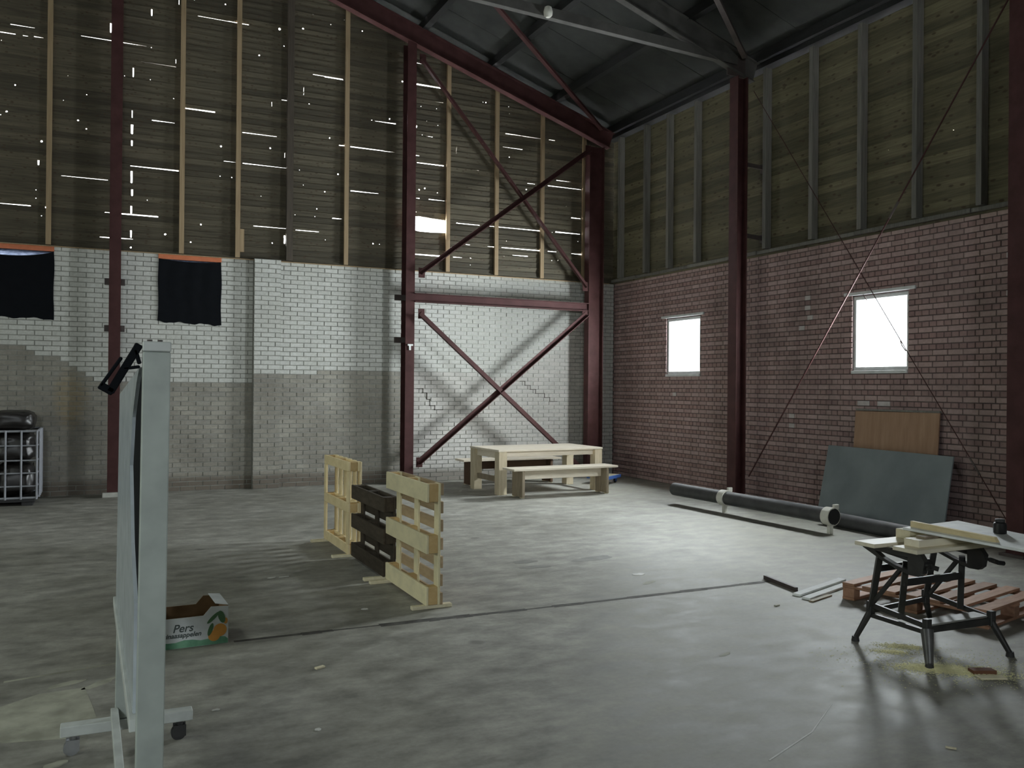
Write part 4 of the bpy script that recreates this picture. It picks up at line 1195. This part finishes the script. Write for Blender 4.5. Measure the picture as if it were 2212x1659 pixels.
tag(sd, 'pale yellow sawdust scattered around the front foot of the workbench', 'sawdust')

# ------------------------------------------------------------------ marks of the floor
def blob(cx, cy, a, b, rot, n=22, jag=0.25, seed=0):
    rq = random.Random(seed)
    ph = [rq.random() * 6.28 for _ in range(4)]
    pts = []
    for i in range(n):
        th = 2 * math.pi * i / n
        r = 1 + jag * (math.sin(2 * th + ph[0]) + 0.7 * math.sin(3 * th + ph[1]) + 0.6 * math.sin(5 * th + ph[2]) + rq.uniform(-0.5, 0.5)) / 2
        x, y = a * r * math.cos(th), b * r * math.sin(th)
        pts.append((cx + x * math.cos(rot) - y * math.sin(rot), cy + x * math.sin(rot) + y * math.cos(rot)))
    return pts
def decal(name, polys, m, h=0.0012):
    mb = MB()
    for p in polys:
        mb.prism(p, 2, -0.001, h)
    P(name, mb, m, floor)
# expansion joint across the hall
rj = random.Random(5)
mb = MB()
x = -3.0
while x < 5.68:
    x2 = x + rj.uniform(0.08, 0.25)
    yy = 6.335 + 0.012 * math.sin(x * 1.3)
    hw = rj.uniform(0.022, 0.042) if not (1.55 < x < 1.9 or 2.95 < x < 3.35) else rj.uniform(0.008, 0.016)
    if x > 0.86 or x < -1.0:
        mb.box(x, x2, yy - hw + rj.uniform(-0.004, 0.004), yy + hw, -0.001, 0.0011)
    x = x2
P('expansion_joint', mb, MAT['joint'], floor)
decal('pale_seam', [[(-0.50, 6.02), (0.12, 6.14), (0.12, 6.17), (-0.50, 6.05)]], MAT['patch_pale'])
decal('cement_patch', [[(-0.42, 5.02), (-0.10, 4.94), (0.02, 5.06), (-0.02, 5.42), (-0.06, 5.74), (-0.30, 5.72), (-0.52, 5.55), (-0.60, 5.25)],
                       blob(0.02, 5.78, 0.12, 0.035, 0.7, seed=2), blob(-0.16, 5.85, 0.10, 0.04, 0.4, seed=3)], MAT['patch_pale'])
decal('cement_crumbs', [blob(-0.17, 4.63, 0.05, 0.03, 0.4, seed=4), blob(-0.26, 4.53, 0.03, 0.025, 0.1, seed=5), blob(-0.5, 4.9, 0.07, 0.03, 0.3, seed=6)], MAT['patch_pale'], 0.006)
decal('paint_spot', [blob(4.72, 7.08, 0.06, 0.05, 0.2, seed=7)], MAT['paint_spot'], 0.003)
decal('paint_spot', [blob(3.85, 4.72, 0.06, 0.02, 0.4, seed=8)], MAT['patch_pale'])
decal('paint_spot', [blob(4.62, 6.75, 0.10, 0.03, 0.5, seed=9)], MAT['patch_pale'])
decal('oil_stain', [blob(3.97, 8.05, 0.13, 0.07, 0.2, seed=10), blob(3.96, 7.78, 0.16, 0.06, 0.0, seed=11)], MAT['oil'])
decal('oil_stain', [blob(4.05, 9.55, 0.05, 0.03, 0.2, seed=12), blob(3.35, 9.35, 0.05, 0.03, 0.0, seed=13)], MAT['oil'])
decal('oil_stain', [blob(4.72, 7.93, 0.24, 0.10, 0.1, seed=14)], MAT['oil'])
decal('scratch', [[(2.95, 3.28), (3.40, 3.46), (3.80, 3.72), (3.80, 3.725), (3.40, 3.47), (2.95, 3.29)]], MAT['paint_spot'])
decal('floor_crumbs', [blob(1.47, 8.3, 0.04, 0.02, 0.1, seed=15), blob(1.58, 8.3, 0.045, 0.018, 0.2, seed=16), blob(1.95, 6.85, 0.025, 0.02, 0.1, seed=17), blob(0.6, 5.05, 0.02, 0.015, 0.1, seed=18), blob(1.05, 4.55, 0.018, 0.014, 0.1, seed=19)], MAT['paint_spot'], 0.004)

# ------------------------------------------------------------------ mobile board stand at the left
t = thing('mobile_board', 'grey green mobile board on castors seen end on at the left', 'board stand', (0.15, 3.8, 0))
XA, XBc = 0.106, 0.186
XF = 0.084                                   # the far end stands a little further left
def skew(y0, y1, x0, x1, z0, z1, mat, nm, parent=None, off=0.0):
    """bar along Y that follows the slightly skewed board"""
    xs = lambda y: XA + (XF - XA) * (y - 2.92) / 1.8
    vs = [(xs(y0) + x0, y0, z0), (xs(y0) + x1, y0, z0), (xs(y1) + x1, y1, z0), (xs(y1) + x0, y1, z0), (xs(y0) + x0, y0, z1), (xs(y0) + x1, y0, z1), (xs(y1) + x1, y1, z1), (xs(y1) + x0, y1, z1)]
    return P(nm, MB().add(vs, [(0, 3, 2, 1), (4, 5, 6, 7), (0, 1, 5, 4), (1, 2, 6, 5), (2, 3, 7, 6), (3, 0, 4, 7)]), mat, t, 0.003, world=True)
po = P('near_post', MB().box(XA, XBc, 2.90, 2.95, 0.15, 1.898), MAT['stand'], t, 0.003, world=True)
P('post_cap', MB().box(XA - 0.001 - 0.15, XBc + 0.001 - 0.15, 2.898 - 3.8, 2.952 - 3.8, 1.899, 1.93), MAT['stand_rail'], po, 0.003)
for dx in (0.02, 0.05):
    P('screw', MB().tube((XA + dx - 0.15, 2.925 - 3.8, 1.9305), (XA + dx - 0.15, 2.925 - 3.8, 1.936), 0.008, n=10), MAT['steel_dark'], po)
P('far_post', MB().box(XF, XF + 0.08, 4.70, 4.75, 0.15, 1.74), MAT['stand'], t, 0.003, world=True)
skew(2.952, 4.698, -0.018, 0.010, 0.715, 0.755, MAT['stand_rail'], 'tray_rail')
skew(2.952, 4.698, -0.020, 0.014, 0.165, 0.21, MAT['stand_rail'], 'bottom_rail')
xs = lambda y: XA + (XF - XA) * (y - 2.92) / 1.8
def sheet(poly, x0, x1, mat, nm):
    n = len(poly)
    vs = [(xs(y) + x0, y, z) for y, z in poly] + [(xs(y) + x1, y, z) for y, z in poly]
    P(nm, MB().add(vs, [tuple(range(n - 1, -1, -1)), tuple(range(n, 2 * n))] + [(i, (i + 1) % n, n + (i + 1) % n, n + i) for i in range(n)]), mat, t, world=True)
sheet([(2.953, 0.95), (4.69, 0.95), (4.69, 1.74), (2.953, 1.85)], 0.006, 0.016, MAT['black_cloth'], 'back_board')
edge = [(3.00, 0.757), (3.02, 1.10), (3.28, 1.25), (3.48, 1.5), (3.36, 1.68), (3.13, 1.80), (2.985, 1.850)]
sheet([(4.69, 0.757), (4.69, 1.745)] + edge[::-1], -0.006, 0.0055, MAT['whiteboard'], 'writing_panel')
t.rotation_euler = (0, math.radians(0.45), 0)
def foot_beam(y, nm):
    f = P('foot_beam', MB().box(-0.155, 0.445, y - 0.035, y + 0.035, 0.097, 0.148), MAT['stand_rail'], t, 0.004, world=True)
    L = Vector(t.location)
    for x in (-0.10, 0.385):
        q = Vector((x, y, 0)) - L
        mbq = MB().tube((q.x, q.y, 0.075), (q.x, q.y, 0.0965), 0.016, n=10).box(q.x - 0.03, q.x + 0.03, q.y - 0.024, q.y - 0.018, 0.02, 0.076).box(q.x - 0.03, q.x + 0.03, q.y + 0.018, q.y + 0.024, 0.02, 0.076)
        mbq.tube((q.x - 0.005, q.y - 0.017, 0.036), (q.x - 0.005, q.y + 0.017, 0.036), 0.036, n=18)
        P('castor', mbq, MAT['chrome'] if x < 0 else MAT['rubber'], f)
foot_beam(4.725, 'far')
foot_beam(2.925, 'near')

t = thing('webbing_strap', 'black strap loop hanging over the top corner of the mobile board', 'strap', (0.06, 2.93, 1.78))
def strap(nm, x0, z0, x1, z1, wd):
    P(nm, MB().bar((x0, 2.93, z0), (x1, 2.93, z1), wd, 0.018, up=(0, 1, 0)), MAT['black_cloth'], t, 0.003, world=True)
strap('long_side', 0.112, 1.921, 0.030, 1.772, 0.024)
strap('short_side', 0.062, 1.880, 0.004, 1.790, 0.011)
strap('end_loop', 0.001, 1.795, 0.040, 1.772, 0.024)
strap('lower_tie', 0.066, 1.845, 0.114, 1.852, 0.010)
strap('upper_tie', 0.100, 1.905, 0.113, 1.860, 0.012)

# ------------------------------------------------------------------ fruit box
br = math.radians(2.5)
t = thing('fruit_box', 'white printed cardboard fruit box on the floor behind the mobile board', 'box', (0.54, 6.33, 0), (0, 0, br))
BW, BD, BH, BT = 0.58, 0.36, 0.205, 0.006
def side_prof():
    h2 = 0.262
    return [(-BW / 2, 0), (BW / 2, 0), (BW / 2, h2 - 0.006), (BW / 2 - 0.115, h2), (BW / 2 - 0.165, BH), (-BW / 2 + 0.165, BH), (-BW / 2 + 0.115, h2), (-BW / 2, h2 - 0.006)]
P('front_side', MB().prism(side_prof(), 1, 0, BT * 0.5), MAT['card_white'], t)
P('front_liner', MB().prism(side_prof(), 1, BT * 0.5, BT), MAT['card_brown'], t)
P('back_side', MB().prism(side_prof(), 1, BD - BT, BD), MAT['card_brown'], t)
P('bottom', MB().box(-BW / 2 + BT, BW / 2 - BT, BT, BD - BT, 0, 0.006), MAT['card_brown'], t)
for s_ in (-1, 1):
    x = s_ * (BW / 2 - BT / 2)
    P('end_side', MB().box(x - BT / 2, x + BT / 2, BT, BD - BT, 0.0, 0.262), MAT['card_brown'], t)
    P('end_flap', MB().add([(s_ * BW / 2, 0.0, 0.2625), (s_ * (BW / 2 - 0.085), 0.02, 0.2755), (s_ * (BW / 2 - 0.085), BD - 0.02, 0.2755), (s_ * BW / 2, BD, 0.2625),
                            (s_ * BW / 2, 0.0, 0.2655), (s_ * (BW / 2 - 0.085), 0.02, 0.2785), (s_ * (BW / 2 - 0.085), BD - 0.02, 0.2785), (s_ * BW / 2, BD, 0.2655)],
                           [(0, 3, 2, 1), (4, 5, 6, 7), (0, 1, 5, 4), (1, 2, 6, 5), (2, 3, 7, 6), (3, 0, 4, 7)]), MAT['card_white'], t)
# flat print on the front
gp = [(-BW / 2 + 0.002, 0.001), (BW / 2 - 0.002, 0.001), (BW / 2 - 0.002, 0.03)] + [(BW / 2 - 0.02 - i * 0.054, 0.046 + 0.008 * math.sin(i * 1.7)) for i in range(11)]
P('printed_band', MB().prism(gp, 1, -0.0008, -0.0001), MAT['print_green'], t)
def disc(cx, cz, a, b, rot, n=18):
    return [(cx + a * math.cos(q) * math.cos(rot) - b * math.sin(q) * math.sin(rot), cz + a * math.cos(q) * math.sin(rot) + b * math.sin(q) * math.cos(rot)) for q in [2 * math.pi * i / n for i in range(n)]]
P('printed_oranges', MB().prism(disc(0.235, 0.095, 0.045, 0.045, 0), 1, -0.0014, -0.0009).prism(disc(0.196, 0.060, 0.040, 0.038, 0), 1, -0.0018, -0.0015).prism(disc(0.272, 0.155, 0.014, 0.022, 0), 1, -0.0014, -0.0009), MAT['print_orange'], t)
P('printed_leaves', MB().prism(disc(0.190, 0.185, 0.055, 0.013, 0.75), 1, -0.0014, -0.0009).prism(disc(0.245, 0.185, 0.045, 0.022, 1.9), 1, -0.0022, -0.0019).prism(disc(0.172, 0.105, 0.045, 0.015, 1.25), 1, -0.0022, -0.0019), MAT['print_leaf'], t)
def lettering(name, s, size, x, z, parent, m, shear=0.25):
    cu = bpy.data.curves.new(name, 'FONT')
    cu.body = s
    cu.size = size
    cu.shear = shear
    cu.extrude = 0.0003
    cu.offset = 0.0012
    cu.align_x = 'LEFT'
    tmp = bpy.data.objects.new(name + '_curve', cu)
    COL.objects.link(tmp)
    bpy.context.view_layer.update()
    me = bpy.data.meshes.new_from_object(tmp.evaluated_get(bpy.context.evaluated_depsgraph_get()))
    bpy.data.objects.remove(tmp, do_unlink=True)
    me.materials.clear()
    me.materials.append(m)
    return obj(name, me, parent, (x, -0.0008, z), (math.pi / 2, 0, 0))
lettering('lettering', 'Pers', 0.075, -0.075, 0.110, t, MAT['ink'])
lettering('lettering', 'sinaasappelen', 0.045, -0.135, 0.073, t, MAT['ink'])

# ------------------------------------------------------------------ cage container at the left edge
t = thing('cage_container', 'grey wire cage container with black bags at the left edge', 'container', (-1.41, 15.0, 0))
cx0, cx1, cy0, cy1 = -2.01, -0.81, 14.5, 15.42
P('base', MB().box(cx0 + 0.02, cx1 - 0.02, cy0 + 0.02, cy1 - 0.02, 0.055, 0.105).box(cx0 + 0.05, cx0 + 0.2, cy0 + 0.05, cy1 - 0.05, 0, 0.055).box(cx1 - 0.2, cx1 - 0.05, cy0 + 0.05, cy1 - 0.05, 0, 0.055).box(-1.5, -1.32, cy0 + 0.05, cy1 - 0.05, 0, 0.055), MAT['black_plastic'], t, 0.005, world=True)
for z in (0.12, 0.29, 0.48, 0.665, 0.88, 1.09):
    r_ = 0.017 if z in (0.12, 1.09) else 0.012
    P('hoop', MB().path([(cx0, cy0, z), (cx1, cy0, z), (cx1, cy1, z), (cx0, cy1, z), (cx0, cy0, z)], r_, 8), MAT['cage'], t, world=True)
for x in [cx1 - 0.0 - i * 0.2 for i in range(7)]:
    P('upright', MB().tube((x, cy0 - 0.018, 0.10), (x, cy0 - 0.018, 1.10), 0.014, n=8), MAT['cage'], t, world=True)
for y in (14.75, 14.98, 15.2, 15.42):
    P('upright', MB().tube((cx1 + 0.018, y, 0.10), (cx1 + 0.018, y, 1.10), 0.014, n=8), MAT['cage'], t, world=True)
def bag(c, r, seed, label):
    bm = bmesh.new()
    bmesh.ops.create_icosphere(bm, subdivisions=4, radius=1.0)
    off = Vector((seed * 3.1, seed * 1.7, 0))
    for v in bm.verts:
        p = v.co.copy()
        q = Vector((math.copysign(abs(p.x) ** 0.55, p.x), math.copysign(abs(p.y) ** 0.55, p.y), math.copysign(abs(p.z) ** 0.6, p.z)))
        k = 1 + 0.10 * noise.noise(p * 2.2 + off) + 0.07 * noise.noise(p * 6 + off) + 0.04 * abs(noise.noise(p * 13 + off))
        v.co = Vector((min(1, max(-1, q.x * k)) * r[0], min(1, max(-1, q.y * k)) * r[1], min(1.05, max(-1, q.z * k)) * r[2]))
    for f in bm.faces:
        f.smooth = True
    me = bpy.data.meshes.new('bin_bag')
    bm.to_mesh(me)
    bm.free()
    me.materials.append(MAT['bag'])
    o = obj('bin_bag', me, None, c)
    tag(o, label, 'bag', 'black bags in the cage container')
bag((-1.115, 14.95, 0.37), (0.27, 0.40, 0.24), 1, 'black plastic bag at the bottom of the cage, right side')
bag((-1.690, 14.95, 0.37), (0.27, 0.40, 0.24), 2, 'black plastic bag at the bottom of the cage, left side')
bag((-1.115, 14.95, 0.845), (0.27, 0.40, 0.215), 3, 'black plastic bag in the middle of the cage, right side')
bag((-1.690, 14.95, 0.845), (0.27, 0.40, 0.215), 4, 'black plastic bag in the middle of the cage, left side')
bag((-1.145, 14.95, 1.235), (0.29, 0.40, 0.15), 5, 'shiny black bag rising above the rim of the cage, right one')
bag((-1.735, 14.95, 1.222), (0.27, 0.40, 0.135), 6, 'shiny black bag rising above the rim of the cage, left one')
